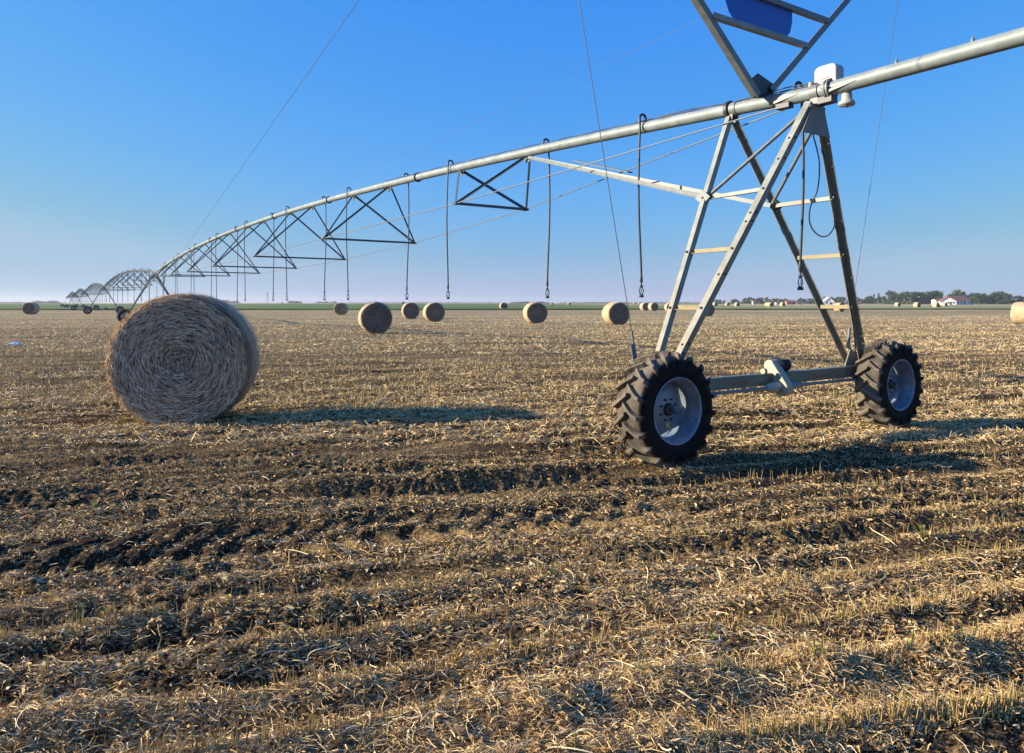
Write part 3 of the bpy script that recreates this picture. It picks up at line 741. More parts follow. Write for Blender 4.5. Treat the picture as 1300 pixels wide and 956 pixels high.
# --- mast over the near tower
MS = .652; mst = empty('sign_mast', (0, 0, 0), 0, mach)
LT, RT = Vector((-3.5, MS, 7.15)), Vector((3.3, MS, 7.35)); LB, RB = Vector((-.22, MS, 4.24)), Vector((.02, MS, 4.34))
Geo().angle(LB, LT, .085, .009, (0, 1, 0), (1, -1)).build('mast_arm', M['galv'], mst)
Geo().angle(RB, RT, .085, .009, (0, 1, 0), (1, 1)).build('mast_arm', M['galv'], mst)
def onarm(B_, T_, h_): return B_.lerp(T_, (h_-B_.z)/(T_.z-B_.z))
for h_ in (5.03, 5.45, 6.3):
    a, b_ = onarm(LB, LT, h_), onarm(RB, RT, h_); Geo().angle(a+Vector((.05, -.03, 0)), b_+Vector((-.03, -.03, 0)), .065, .008, (0, 0, 1), (1, -1)).build('crossbar', M['frame'] if h_ < 5.1 else M['galv'], mst)
Geo().poly([(-.27, MS, 4.20), (.06, MS, 4.26), (.16, MS, 4.42), (-.20, MS, 4.52), (-.34, MS, 4.42)], (0, .014, 0)).build('mast_foot', M['dark'], mst)
sg = [(-.82, 5.42), (-.82, 5.28), (-.76, 5.16), (-.66, 5.06), (.33, 5.06), (.41, 5.14), (.455, 5.28), (.455, 5.42)]
Geo().poly([(x, MS-.02, z) for x, z in sg], (0, .004, 0)).build('blue_sign', M['blue'], mst)
def cable(a, b_, r, sag=0.0, n=2, par=mach, name='stay_cable', mat=None):
    a, b_ = Vector(a), Vector(b_); P_ = []
    for i in range(n+1): t = i/n; p = a.lerp(b_, t); p.z -= sag*4*t*(1-t); P_.append(p)
    return Geo().path(P_, r, 6).build(name, mat or M['cable'], par)
cable(LT, (-2.24, .66, 1.24), .0045); cable(RT, (1.88, .74, 1.30), .0035)
Geo().tube((1.875, .742, 1.08), (1.90, .74, 1.34), .022, 8).build('turnbuckle', M['galv'], t0)
Geo().tube((-2.235, .66, 1.20), (-2.27, .66, 1.40), .013, 8).build('turnbuckle', M['galv'], t0)
cable(LT, (0, 47, hp(47)), .006, -.0); cable(RT, (0, 47, hp(47)), .0035, -.0)
cable(LT, (0, -14, hp(0)+.08), .006); cable(RT, (0, -14, hp(0)+.08), .006)

# --- spans
TR = [7.2 + 6.371*k for k in range(8)]
HWID = [.82, 1.32, 1.58, 1.70, 1.70, 1.58, 1.32, .82]; DEP = [.93, 1.43, 1.75, 1.90, 1.90, 1.75, 1.43, .93]
def span(k):
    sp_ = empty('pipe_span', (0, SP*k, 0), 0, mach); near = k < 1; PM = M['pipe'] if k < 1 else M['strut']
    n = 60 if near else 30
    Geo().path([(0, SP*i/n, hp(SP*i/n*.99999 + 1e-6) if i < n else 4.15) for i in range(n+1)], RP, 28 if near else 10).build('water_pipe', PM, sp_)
    loose = Geo(); rods = [Geo(), Geo()]
    prevn = {-1: Vector((-.06, .4, hp(.4)-.10)), 1: Vector((.06, .4, hp(.4)-.10))}
    for i, s0 in enumerate(TR):
        hc = hp(s0); lowz = hc-DEP[i]; nodes = {sd: Vector((sd*HWID[i], s0, lowz)) for sd in (-1, 1)}
        ds = 1.28
        for e in (-1, 1):
            sa = s0+e*ds; top = Vector((0, sa, hp(sa)-RP*.9))
            for sd in (-1, 1):
                g_ = Geo() if k < 3 else loose
                tp = top+Vector((sd*.03, 0, 0))
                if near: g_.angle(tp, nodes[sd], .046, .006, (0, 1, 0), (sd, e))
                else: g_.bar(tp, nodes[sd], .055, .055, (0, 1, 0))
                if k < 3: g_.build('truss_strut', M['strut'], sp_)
            if near: Geo().poly([(0, sa-.16, hp(sa)-RP+.005), (0, sa+.16, hp(sa)-RP+.005), (0, sa+.07, hp(sa)-RP-.10), (0, sa-.07, hp(sa)-RP-.10)], (.01, 0, 0)).build('pipe_gusset', M['strut'], sp_)
        g_ = Geo() if k < 3 else loose
        if near: g_.angle(nodes[-1], nodes[1], .05, .006, (0, 1, 0), (1, 1))
        else: g_.bar(nodes[-1], nodes[1], .045, .045, (0, 1, 0))
        if k < 3: g_.build('cross_member', M['strut'], sp_)
        for sd in (-1, 1):
            if k < 3: Geo().tube(prevn[sd], nodes[sd], .0095 if k == 0 else .008, 6).build('truss_rod', M['galv'], sp_)
            else: loose.tube(prevn[sd], nodes[sd], .008, 4)
            prevn[sd] = nodes[sd]
            if near: Geo().bar(nodes[sd]+Vector((0, -.06, -.012)), nodes[sd]+Vector((0, .06, -.012)), .09, .03, (1, 0, 0)).build('node_bracket', M['dark'], sp_)
    for sd in (-1, 1):
        e_ = Vector((sd*.06, SP-.2, 4.05))
        if k < 3: Geo().tube(prevn[sd], e_, .0095, 6).build('truss_rod', M['galv'], sp_)
        else: loose.tube(prevn[sd], e_, .008, 4)
        # braces from the first truss panel down to the tower
        for (sa, sb) in ((5.95, 1.06), ):
            nd = Vector((sd*.61, 1.06, 3.0)); tp = Vector((sd*.03, sa, hp(sa)-RP)); g_ = Geo() if k < 3 else loose
            g_.angle(tp, nd, .055, .007, (0, 0, 1), (1, -sd)) if near else g_.bar(tp, nd, .055, .055)
            if k < 3: g_.build('tower_brace', M['galv'], sp_)
            g_ = Geo() if k < 3 else loose
            g_.bar(Vector((sd*.03, SP-5.95, hp(5.95)-RP)), Vector((sd*.61, SP+.2, 3.0)), .055, .055)
            if k < 3: g_.build('tower_brace', M['galv'], sp_)
    if near:
        Geo().bar((.175, 4.72, 4.16), (.32, 3.50, 3.79), .12, .02, (1, 0, 0)).build('splice_plate', M['dark'], sp_)
        for s_ in (10.6, 17.0, 23.4, 29.8, 36.1, 42.5, 48.9, 53.5): 
            ringbolt(s_, RP+.03, .03, 'pipe_flange', sp_, M['dark'])
        # control wire clipped along the top of the pipe
        Ps = []
        for i in range(90):
            s_ = -.05+i*.14; wob = .022*math.sin(i*.9)+.012*math.sin(i*2.3)
            Ps.append((-.045+wob, s_, hp(max(s_, 0))+RP*.94+.004+.010*abs(math.sin(i*.7))))
        Geo().path(Ps, .008, 6).build('control_cable', M['rubberhose'], sp_)
        Ps = [(-.02-.02*math.sin(i*.5), -.05+i*.1, hp(max(0, -.05+i*.1))+RP+.02+.02*math.sin(i*.37)) for i in range(30)]
        Geo().path(Ps, .007, 6).build('control_cable', M['rubberhose'], sp_)
    if k >= 3:
        o_ = loose.build('truss_lattice', M['strut'], sp_); o_['kind'] = 'stuff'
for k in range(5): span(k)
# overhang beyond the near tower
ov = empty('overhang', (0, 0, 0), 0, mach)
Geo().path([(0, .001, 4.15), (0, -5, 4.15), (0, -10, 4.15), (0, -14.5, 4.15)], RP, 28).build('water_pipe', M['pipe'], ov)
for s_ in (-.95, -1.69, -3.2, -4.9, -6.6, -8.3):
    g_ = Geo(); g_.lathe([(0, .018), (.03, .018), (.035, .011), (.065, .004), (.068, .0005)], 10, 'z', (0, s_, 4.15+RP-.003)); g_.build('plug', M['galv'], ov)

# --- drops: gooseneck on the pipe, hose hanging over one side, sprinkler at its end
def make_drop(hose_len, parent, seg=14, dx=0.0):
    d = empty('drop_hose', (0, 0, 0), 0, parent)
    P_ = [(.0, 0, RP-.005)]
    r_ = .062
    x0 = .0
    for k in range(9):
        a = math.pi*k/8; P_.append((-(r_ - r_*math.cos(a))*1.0 - .0, 0, RP+.03+r_*math.sin(a)*1.15))
    # gooseneck ends at x=-.124, keep it clear of the pipe
    P_ = [(-x*-1.0, y, z) for x, y, z in P_]
    P_.append((-.126, 0, RP-.05))
    Geo().path(P_, .018, 8 if seg > 8 else 5).build('gooseneck', M['rubberhose'], d)
    z0 = RP-.05; H_ = []
    for i in range(seg+1):
        t = i/seg; H_.append((-.126+.012*math.sin(t*5+hose_len)+dx*t, .015*math.sin(t*4), z0-hose_len*t))
    Geo().path(H_, .0155, 8 if seg > 8 else 4).build('hose', M['rubberhose'], d)
    e_ = Vector(H_[-1])
    g_ = Geo(); g_.lathe([(.02, .012), (0, .018), (-.10, .022), (-.11, .012), (-.15, .012), (-.155, .026), (-.175, .026), (-.18, .012)], 12 if seg > 8 else 6, 'z', tuple(e_)); g_.build('hose_weight', M['dark'], d)
    g_ = Geo(); c_ = e_+Vector((0, 0, -.235))
    g_.path([(c_.x+.040*math.cos(a)*1.0, c_.y, c_.z+.055*math.sin(a)) for a in [math.radians(90+20*i) for i in range(19)]], .007, 6 if seg > 8 else 4)
    if seg > 8: g_.path([(c_.x+.022*math.cos(a), c_.y+.02, c_.z+.03*math.sin(a)) for a in [math.radians(90-20*i) for i in range(12)]], .006, 6)
    g_.lathe([(-.055, .001), (-.055, .03), (-.075, .036), (-.095, .036), (-.098, .001)], 12 if seg > 8 else 6, 'z', tuple(c_))
    g_.build('sprinkler', M['dark'], d)
    return d
first = [(.26, 1), (2.81, -1), (5.43, 1), (8.84, -1), (11.4, 1), (15.1, -1), (17.7, 1), (21.4, -1), (24.0, 1), (27.8, -1), (30.4, 1), (34.1, -1), (36.7, 1), (40.5, -1), (43.1, 1), (46.9, -1), (49.5, 1), (53.2, -1), (55.8, 1)]
for s_, sd in first:
    H_ = hp(s_)-1.78-(RP*0)-.05+ (RP-.05) - .33 + .05
    if s_ == .26: H_ = hp(s_)-1.85-.30
    d = make_drop(H_, mach, 16, (random.random()-.3)*.05); d.location = (0, s_, hp(s_)); d.rotation_euler = (0, 0, 0 if sd < 0 else math.pi)
lod = {}
for k in range(1, 5):
    for s_, sd in first:
        key = s_
        if key not in lod:
            d = make_drop(hp(s_)-2.1, mach, 5); lod[key] = d
        else: d = copy_tree(lod[key], mach)
        d.location = (0, s_+SP*k, hp(s_)); d.rotation_euler = (0, 0, 0 if sd < 0 else math.pi)

# ------------------------------------------------------------------ green crop beyond the stubble
m, nt, b, _ = new_mat('green_crop'); geo = N(nt, 'ShaderNodeNewGeometry').outputs['Position']
mp = N(nt, 'ShaderNodeMapping'); mp.inputs['Scale'].default_value = (.06, .4, 1); L(nt, geo, mp.inputs[0])
n1 = noise(nt, mp.outputs[0], 1.2, 6, .7); n2 = noise(nt, geo, .012, 3, .5)
c = mixc(nt, ramp(nt, n1, [(.35, 0), (.65, 1)]), (.060, .105, .030), (.13, .19, .06)); c = mixc(nt, ramp(nt, n2, [(.45, 0), (.7, .5)]), c, (.20, .21, .08))
spx = N(nt, 'ShaderNodeSeparateXYZ'); L(nt, geo, spx.inputs[0]); mr = N(nt, 'ShaderNodeMapRange'); mr.inputs[1].default_value = 20; mr.inputs[2].default_value = 80; mr.inputs[4].default_value = .6; L(nt, spx.outputs[0], mr.inputs[0])
c = mixc(nt, mr.outputs[0], c, (.34, .32, .14))
L(nt, c, b.inputs['Base Color']); b.inputs['Roughness'].default_value = .9; b.inputs['Specular IOR Level'].default_value = .1; M['crop'] = m
def strip(name, left, right, nseg, z, mat, label):
    """crop stand: near edge (x,y) list, far edge list; real height z with a skirt at the near side"""
    V = []; n = len(left)
    g_ = Geo()
    for (xa, ya), (xb, yb) in zip(left, right): V += [(xa, ya, -.05), (xa, ya, z), (xb, yb, z), (xb, yb, -.05)]
    Fs = []
    for i in range(n-1):
        for e in range(3): Fs.append((i*4+e, (i+1)*4+e, (i+1)*4+e+1, i*4+e+1))
    g_.add(V, Fs); o = g_.build(name, mat); tag(o, label, kind='structure'); return o
ne = []; fe = []
for i in range(121):
    x = -620+i*11.0; t = max(0, min(1, (x+60)/260)); t = t*t*(3-2*t)
    ne.append((x, 163+8*t+35*max(0, (x-60)/400)+1.2*math.sin(i*.9)))
    fe.append((x, 900*(1-t)+(232+max(0, x-60)*.14)*t))
strip('green_field', ne, fe, 40, .32, M['crop'], 'strip of low green crop beyond the harvested stubble')
m, nt, b, _ = new_mat('far_pale_fields'); geo = N(nt, 'ShaderNodeNewGeometry').outputs['Position']
mp = N(nt, 'ShaderNodeMapping'); mp.inputs['Scale'].default_value = (.004, .03, 1); L(nt, geo, mp.inputs[0])
n1 = noise(nt, mp.outputs[0], 1.0, 5, .6)
c = mixc(nt, ramp(nt, n1, [(.40, 0), (.6, 1)]), (.26, .24, .11), (.42, .33, .17)); L(nt, c, b.inputs['Base Color']); b.inputs['Roughness'].default_value = .95; M['farfield'] = m
ne = [(50+i*40, 330+i*1.0) for i in range(40)]; fe = [(50+i*40, 640) for i in range(40)]
strip('far_field', ne, fe, 30, .12, M['farfield'], 'pale olive and tan fields in front of the distant trees')

# ------------------------------------------------------------------ trees
def leaf_mat(name, a, b2):
    m, nt, b, out = new_mat(name); at = N(nt, 'ShaderNodeAttribute', attribute_name='tint')
    L(nt, mixc(nt, at.outputs['Fac'], a, b2), b.inputs['Base Color']); b.inputs['Roughness'].default_value = .8; b.inputs['Specular IOR Level'].default_value = .1
    return m
M['leafA'] = leaf_mat('foliage_dark', (.022, .045, .016), (.06, .10, .032)); M['leafB'] = leaf_mat('foliage_mid', (.035, .065, .020), (.09, .13, .045)); M['leafC'] = leaf_mat('foliage_pale', (.08, .10, .05), (.16, .18, .09))
M['bark'] = plain('bark', (.09, .065, .045), .9)
def make_tree(name, H_, R_, mat, seed, nleaf=1500, conic=False):
    r_ = np.random.default_rng(seed); root = empty(name)
    g_ = Geo(); th = H_*.30; g_.path([(0, 0, -.2), (.05, 0, th*.5), (.0, .08, th), (.1, .1, H_*.72)], [.28, .22, .18, .06], 8)
    for k in range(5):
        a = k*1.3+seed; g_.path([(0, .05, th*.8+k*.1), (math.cos(a)*R_*.35, math.sin(a)*R_*.35, H_*.5), (math.cos(a)*R_*.6, math.sin(a)*R_*.6, H_*.68)], [.11, .07, .03], 6)
    g_.build('trunk', M['bark'], root)
    nc = 26; cl = []
    for k in range(nc):
        a = r_.random()*6.28; f = r_.random(); z = H_*(.2+.75*f); rr_ = R_*(math.sqrt(max(0, 1-((f-.38)/.68)**2)))*(.25+.75*r_.random())
        if conic: rr_ = R_*(1-f)*.9*r_.random()**.5
        cl.append((rr_*math.cos(a), rr_*math.sin(a), z, (.22+.2*r_.random())*R_*(0.6 if conic else 1)))
    cl = np.array(cl); pick = r_.integers(0, nc, nleaf); d = r_.normal(0, 1, (nleaf, 3)); d /= np.linalg.norm(d, axis=1)[:, None]
    rad_ = cl[pick, 3]*(.55+.5*r_.random(nleaf)); P = cl[pick, :3]+d*rad_[:, None]*np.array([1, 1, .8]); P[:, 2] = np.clip(P[:, 2], H_*.06, H_*1.02)
    D = r_.normal(0, 1, (nleaf, 3)); D /= np.linalg.norm(D, axis=1)[:, None]; W = np.cross(D, d); W /= np.maximum(np.linalg.norm(W, axis=1), .01)[:, None]
    sz = R_*.085*(.6+.8*r_.random(nleaf)); v, q, t = ribbons(P, D, W, sz*1.4, sz, np.zeros((nleaf, 3)), np.clip(r_.normal(.5, .25, nleaf), 0, 1))
    np_mesh('crown', v, q, mat, {'tint': t}, parent=root)
    return root
variants = [make_tree('broadleaf_tree', 11, 5.2, M['leafA'], 1), make_tree('broadleaf_tree', 12, 5.8, M['leafB'], 2), make_tree('broadleaf_tree', 10, 5.5, M['leafA'], 3), make_tree('broadleaf_tree', 12, 4.6, M['leafB'], 4),
            make_tree('pale_tree', 12, 4.6, M['leafC'], 5), make_tree('conifer_tree', 12, 3.0, M['leafA'], 6, 1200, True)]
used = [False]*len(variants)
def put_tree(v, px, ybase, Hpx, D_, label, group):
    o = variants[v] if not used[v] else copy_tree(variants[v]); used[v] = True
    h_ = Hpx*D_/F; base = {0: 11, 1: 12, 2: 10, 3: 12, 4: 12, 5: 12}[v]; sc = h_/base
    x = (px-650)/F*D_; o.location = (x, D_, 0); o.rotation_euler = (0, 0, random.random()*6.28); wsc = sc*(1.0+.25*random.random())
    o.scale = (wsc, wsc, sc); tag(o, label, 'tree', group)
Dt = 640
clumps = [
 # (x0, x1, n, height px (min,max), depth, label, group)
 (1127, 1192, 10, (12.5, 17.5), 640, 'dark tree in the tall clump left of the white farm buildings', 'trees of the clump left of the farm'),
 (1096, 1125, 5, (8, 11), 700, 'low dark tree between the right tower leg and the tall clump', 'low trees right of the tower leg'),
 (1234, 1249, 3, (13, 14.5), 640, 'rounded dark tree immediately right of the farm buildings', 'trees right of the farm'),
 (1254, 1284, 5, (13, 17), 640, 'tall rounded tree in the clump near the right edge of the picture', 'trees near the right edge'),
 (1290, 1325, 5, (9, 13), 640, 'tree at the outer right end of the tree line', 'trees at the right end'),
 (1203, 1232, 6, (11, 14), 690, 'tree rising behind the red roof of the farm', 'trees behind the farm'),
 (1046, 1096, 9, (6.5, 10), 760, 'bluish tree behind the white gabled house between the tower legs', 'trees behind the gabled house'),
 (945, 1000, 11, (6, 9.5), 780, 'small far tree in the row left of the low red shed', 'far trees left of the shed'),
 (1014, 1034, 4, (6, 8), 780, 'small far tree right of the low red shed', 'far trees right of the shed'),
 (928, 937, 2, (5.5, 6.5), 800, 'round far tree standing apart near the thick tower leg', 'far trees near the thick leg'),
 (902, 921, 4, (4, 6), 820, 'tiny far tree at the left end of the distant row', 'far trees at the left end')]
for (x0, x1, n, (h0, h1), D_, lab, grp) in clumps:
    for i in range(n):
        px = x0+(x1-x0)*(i+.5)/n+(random.random()-.5)*2; put_tree(random.choice([0, 1, 2, 3, 0, 2]), px, 387, h0+(h1-h0)*random.random(), D_+random.uniform(-14, 14), lab, grp)
put_tree(4, 1215, 387, 18.5, 700, 'tall pale grey-green tree rising behind the red roofed barn', None)
put_tree(4, 1222, 387, 16, 705, 'thinner pale tree just right of the tallest pale one behind the barn', None)
put_tree(5, 1115.5, 387, 14.5, 650, 'narrow pointed dark tree left of the tall clump', None)
put_tree(5, 1109.5, 387, 13.5, 655, 'dark upright tree standing left of the pointed one', None)

# small isolated bushes on the left horizon and the faint far woods
m, nt, b, _ = new_mat('far_wood_foliage'); co = coords(nt); n1 = noise(nt, co, .05, 6, .7)
L(nt, mixc(nt, n1, (.03, .055, .025), (.07, .10, .05)), b.inputs['Base Color']); b.inputs['Roughness'].default_value = .9; M['wood'] = m
def far_wood(px0, px1, hpx, D_, seed, label):
    x0, x1 = (px0-650)/F*D_, (px1-650)/F*D_; n = int((x1-x0)/5)+2; out = []; r_ = np.random.default_rng(seed)
    nl = int((x1-x0)*14); t = r_.random(nl); x = x0+(x1-x0)*t
    prof = hpx*D_/F*(.6+.6*(perlin(x/16.0, x*0+.3, seed)+.3))*np.clip(np.minimum(t, 1-t)*9, .25, 1); prof = np.clip(prof, 1.0, None)
    z = prof*r_.random(nl); y = D_+r_.normal(0, 8, nl); P = np.stack([x, y, z], 1); D = r_.normal(0, 1, (nl, 3)); D /= np.linalg.norm(D, axis=1)[:, None]
    W = r_.normal(0, 1, (nl, 3)); W /= np.linalg.norm(W, axis=1)[:, None]; sz = np.full(nl, hpx*D_/F*.16+.8)
    v, q, tt = ribbons(P, D, W, sz*1.3, sz, np.zeros((nl, 3)), r_.random(nl)); v[:, 2] = np.maximum(v[:, 2], -.3)
    o = np_mesh('distant_wood', v, q, M['leafB'], {'tint': tt}); tag(o, label, kind='stuff')
far_wood(40, 76, 3.2, 1500, 1, 'faint blue wood on the horizon at far left')
far_wood(276, 303, 4.5, 1900, 2, 'faint blue wood on the horizon right of the big bale')
far_wood(366, 382, 3.4, 1700, 3, 'faint wood on the horizon between two hanging hoses')
far_wood(402, 428, 2.6, 2100, 4, 'low faint wood on the horizon above the small dark bale')
far_wood(648, 700, 2.2, 1300, 5, 'thin dark wood on the horizon in the middle of the picture')
far_wood(-40, 36, 1.6, 1900, 6, 'thin faint wood on the horizon at the left edge')
far_wood(440, 640, 1.0, 2100, 7, 'very thin hedge line along the middle horizon')
far_wood(710, 900, 1.3, 1800, 8, 'thin hedge line along the horizon left of the thick tower leg')
far_wood(905, 1130, 2.2, 1100, 9, 'low far wood along the horizon behind the small far trees')
far_wood(1130, 1400, 5.5, 800, 10, 'dark wood filling the gaps behind the farm trees')
for px, D_, hpx, lab in ((512, 640, 3.4, 'single tiny dark bush on the horizon above the pair of bales'), (358, 800, 2.2, 'single tiny dark bush on the left horizon beyond the green strip')):
    h_ = hpx*D_/F; v_ = 1; o = copy_tree(variants[0]); sc = h_/11; o.location = ((px-650)/F*D_, D_, 0); o.scale = (sc*1.3, sc*1.3, sc); o.name = 'bush'; tag(o, lab, 'bush'); 
    if 'group' in o: del o['group']

# ------------------------------------------------------------------ farm buildings
M['wall'] = plain('white_render', (.76, .75, .72), .8, 0, .05, .5); M['roof'] = plain('red_tile', (.22, .085, .062), .8, 0, .25, .6); M['glass'] = plain('dark_window', (.03, .035, .045), .2)
M['redwall'] = plain('red_brick_wall', (.40, .17, .11), .85, 0, .15, .6)
def house(px, D_, w_, d_, h_, rh, rz, label, name='farmhouse', wallm='wall', roofm='roof', nwin=4, gable_front=False):
    root = empty(name, ((px-650)/F*D_, D_, 0), rz); tag(root, label, 'building')
    g_ = Geo(); x, y = w_/2, d_/2
    V = [(-x, -y, -.3), (x, -y, -.3), (x, y, -.3), (-x, y, -.3), (-x, -y, h_), (x, -y, h_), (x, y, h_), (-x, y, h_)]
    if gable_front: V += [(0, -y, h_+rh), (0, y, h_+rh)]; Fs = [(0, 1, 5, 8, 4), (1, 2, 6, 5), (2, 3, 7, 9, 6), (3, 0, 4, 7)]
    else: V += [(-x, 0, h_+rh), (x, 0, h_+rh)]; Fs = [(0, 1, 5, 4), (1, 2, 6, 9, 5), (2, 3, 7, 6), (3, 0, 4, 8, 7)]
    g_.add(V, Fs); g_.build('wall', M[wallm], root)
    r_ = Geo(); o_ = .6; dz = .25
    if gable_front:
        for sd in (-1, 1): r_.add([(0, -y-o_, h_+rh+dz), (0, y+o_, h_+rh+dz), (sd*(x+o_), y+o_, h_-o_*rh/x+dz), (sd*(x+o_), -y-o_, h_-o_*rh/x+dz), (0, -y-o_, h_+rh+.05), (0, y+o_, h_+rh+.05), (sd*(x+o_), y+o_, h_-o_*rh/x+.05), (sd*(x+o_), -y-o_, h_-o_*rh/x+.05)], [(0, 1, 2, 3), (7, 6, 5, 4), (0, 3, 7, 4), (1, 5, 6, 2), (3, 2, 6, 7)])
    else:
        for sd in (-1, 1): r_.add([(-x-o_, 0, h_+rh+dz), (x+o_, 0, h_+rh+dz), (x+o_, sd*(y+o_), h_-o_*rh/y+dz), (-x-o_, sd*(y+o_), h_-o_*rh/y+dz), (-x-o_, 0, h_+rh+.05), (x+o_, 0, h_+rh+.05), (x+o_, sd*(y+o_), h_-o_*rh/y+.05), (-x-o_, sd*(y+o_), h_-o_*rh/y+.05)], [(0, 1, 2, 3), (7, 6, 5, 4), (0, 3, 7, 4), (1, 5, 6, 2), (3, 2, 6, 7)])
    r_.build('roof', M[roofm], root)
    for i in range(nwin):
        xx = -x+w_*(i+.5)/nwin; Geo().bar((xx, -y-.02, h_*.35), (xx, -y-.02, h_*.75), 1.3, .12, (1, 0, 0)).build('window', M['glass'], root)
    Geo().bar((x*.3, -y-.03, -.2), (x*.3, -y-.03, min(2.3, h_*.8)), 1.2, .10, (1, 0, 0)).build('door', M['glass'], root)
    return root
house(1213, 560, 17, 11, 3.6, 3.4, math.radians(14), 'largest white farm building with a low pitched red roof', 'barn', nwin=5)
house(1202, 553, 11, 9, 3.0, 3.2, math.radians(-18), 'white gabled farm building joined to the left of the largest one', 'farmhouse', nwin=3, gable_front=True)
house(1190, 560, 6, 6, 3.6, .9, 0, 'small white outbuilding at the left end of the farm', 'outbuilding', nwin=2)
house(1230, 560, 3.5, 4, 2.0, .6, 0, 'tiny white shed with red top at the right end of the farm', 'shed', nwin=1)
house(1051, 600, 8, 8, 2.6, 3.6, math.radians(-10), 'white gabled house between the right tower legs', 'house', nwin=2, gable_front=True, roofm='wall')
house(1003.5, 700, 9, 6, 2.4, 1.6, 0, 'low shed with pale red roof seen between the tower legs', 'shed', 'redwall', nwin=2)
house(1014, 720, 6, 4, 1.2, .5, 0, 'very low white shed right of the red roofed shed', 'shed', nwin=1)
house(987, 720, 4, 4, 1.8, .6, 0, 'tiny white hut between the paired bales and the red roofed shed', 'hut', nwin=1)
house(957, 760, 3, 3, 3.2, 1.4, 0, 'tiny pale house among the far trees left of the shed', 'house', nwin=1)
house(1088, 700, 6, 4, 1.4, .6, 0, 'tiny white building right of the thin tower leg', 'outbuilding', nwin=1)

# power line far away and a lattice mast
def pylon(px, D_, hpx, label):
    h_ = hpx*D_/F; root = empty('pylon', ((px-650)/F*D_, D_, 0)); tag(root, label, 'pylon')
    w_ = h_*.09; g_ = Geo()
    for sx in (-1, 1):
        for sy in (-1, 1): g_.bar((sx*w_, sy*w_, 0), (sx*.3, sy*.3, h_), .35, .35)
    for i in range(6): z0, z1 = h_*i/6, h_*(i+1)/6; a0, a1 = w_*(1-i/6)+.3, w_*(1-(i+1)/6)+.3; g_.bar((-a0, 0, z0), (a1, 0, z1), .25, .25); g_.bar((a0, 0, z0), (-a1, 0, z1), .25, .25)
    g_.build('lattice', M['galv'], root); Geo().bar((-h_*.14, 0, h_*.78), (h_*.14, 0, h_*.78), .5, .5, (0, 1, 0)).build('crossarm', M['galv'], root)
pylon(339.5, 2000, 15, 'faint lattice pylon on the left horizon between hanging hoses')
def pole(px, D_, hpx, label):
    h_ = hpx*D_/F; root = empty('utility_pole', ((px-650)/F*D_, D_, 0)); tag(root, label, 'utility pole', None)
    Geo().path([(0, 0, -.2), (0, 0, h_)], [.16, .10], 8).build('post', M['bark'], root); Geo().bar((-.9, 0, h_-.5), (.9, 0, h_-.5), .12, .12, (0, 1, 0)).build('crossarm', M['bark'], root)
    return Vector(((px-650)/F*D_, D_, h_-.45))
# ------------------------------------------------------------------ camera, light, air
m = bpy.data.materials.new('pale_air'); m.use_nodes = True; nt = m.node_tree; nt.nodes.clear()
pv = nt.nodes.new('ShaderNodeVolumePrincipled'); pv.inputs['Color'].default_value = (.80, .86, .92, 1); pv.inputs['Density'].default_value = .00017; pv.inputs['Anisotropy'].default_value = .2
ou = nt.nodes.new('ShaderNodeOutputMaterial'); nt.links.new(pv.outputs[0], ou.inputs['Volume'])
g_ = Geo(); g_.add([(-4600, -500, -1), (4600, -500, -1), (4600, 6700, -1), (-4600, 6700, -1), (-4600, -500, 45), (4600, -500, 45), (4600, 6700, 45), (-4600, 6700, 45)], [(0, 3, 2, 1), (4, 5, 6, 7), (0, 1, 5, 4), (1, 2, 6, 5), (2, 3, 7, 6), (3, 0, 4, 7)])
tag(g_.build('haze', m), 'thin pale haze lying over the far fields', kind='stuff')
cam = bpy.data.cameras.new('camera'); co_ = bpy.data.objects.new('camera', cam); COL.objects.link(co_)
co_.location = (0, 0, CAM_H); co_.rotation_euler = (math.radians(90), 0, 0)
cam.sensor_width = 36; cam.lens = F/1300*36; cam.shift_y = -(478-384.3)/1300; cam.clip_start = .05; cam.clip_end = 20000
S.camera = co_
w = bpy.data.worlds.new('World'); S.world = w; w.use_nodes = True; nt = w.node_tree; nt.nodes.clear()
sky = nt.nodes.new('ShaderNodeTexSky'); sky.sky_type = 'NISHITA'; sky.sun_disc = False
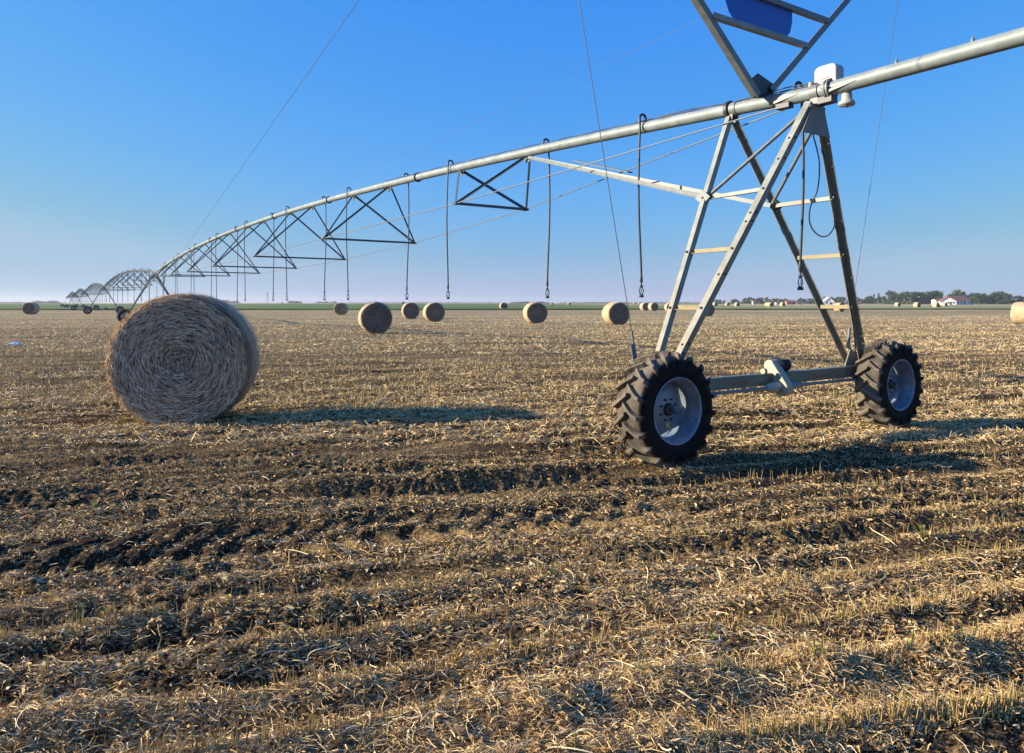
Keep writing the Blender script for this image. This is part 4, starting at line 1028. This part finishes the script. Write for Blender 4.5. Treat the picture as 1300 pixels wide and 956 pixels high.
sky.sun_elevation = math.radians(SUN_EL); sky.sun_rotation = math.radians(-90); sky.altitude = 0; sky.air_density = 1.0; sky.dust_density = .3; sky.ozone_density = 4.0
bg = nt.nodes.new('ShaderNodeBackground'); bg.inputs[1].default_value = .09; wo = nt.nodes.new('ShaderNodeOutputWorld')
EXPO = 1.12
sc_ = nt.nodes.new('ShaderNodeSeparateColor'); cc_ = nt.nodes.new('ShaderNodeCombineColor'); nt.links.new(sky.outputs[0], sc_.inputs[0])
mrh = N(nt, 'ShaderNodeMapRange'); mrh.inputs[1].default_value = 1.7; mrh.inputs[2].default_value = 3.0; nt.links.new(sc_.outputs[0], mrh.inputs[0])   # dustier, less blue air near the horizon
fz = math_(nt, 'POWER', math_(nt, 'MINIMUM', math_(nt, 'DIVIDE', sc_.outputs[2], 1.6), 1.0), 1.4)      # the sky darkens towards the zenith
hz_ = {0: -.10, 1: -.08, 2: -.18}
for k_, (g_e, off, lo_, hi_) in enumerate(((1.40, -2.80, .52, 3.9), (.62, -1.55, .05, 5.2), (.03, -.16, .05, 12.0))):      # grade of the clear-sky colour
    nt.links.new(math_(nt, 'MULTIPLY', math_(nt, 'MULTIPLY', fz, math_(nt, 'ADD', math_(nt, 'MULTIPLY', mrh.outputs[0], hz_[k_]), 1.0)), math_(nt, 'MULTIPLY', math_(nt, 'POWER', math_(nt, 'MINIMUM', math_(nt, 'MAXIMUM', sc_.outputs[k_], lo_), hi_), g_e), math.exp(off)/2**EXPO/.09)), cc_.inputs[k_])
nt.links.new(cc_.outputs[0], bg.inputs[0])
nt.links.new(bg.outputs[0], wo.inputs[0])
sl = bpy.data.lights.new('sun', 'SUN'); sl.energy = 5.0; sl.angle = math.radians(.5); sl.color = (1.0, .86, .66)
so = bpy.data.objects.new('sun', sl); COL.objects.link(so)
el = math.radians(SUN_EL); dirv = Vector((math.cos(el), .03, -math.sin(el)))   # light travels towards +x
so.rotation_euler = dirv.to_track_quat('-Z', 'Y').to_euler()
S.view_settings.view_transform = 'Standard'; S.view_settings.look = 'None'; S.view_settings.exposure = EXPO; S.view_settings.gamma = 1
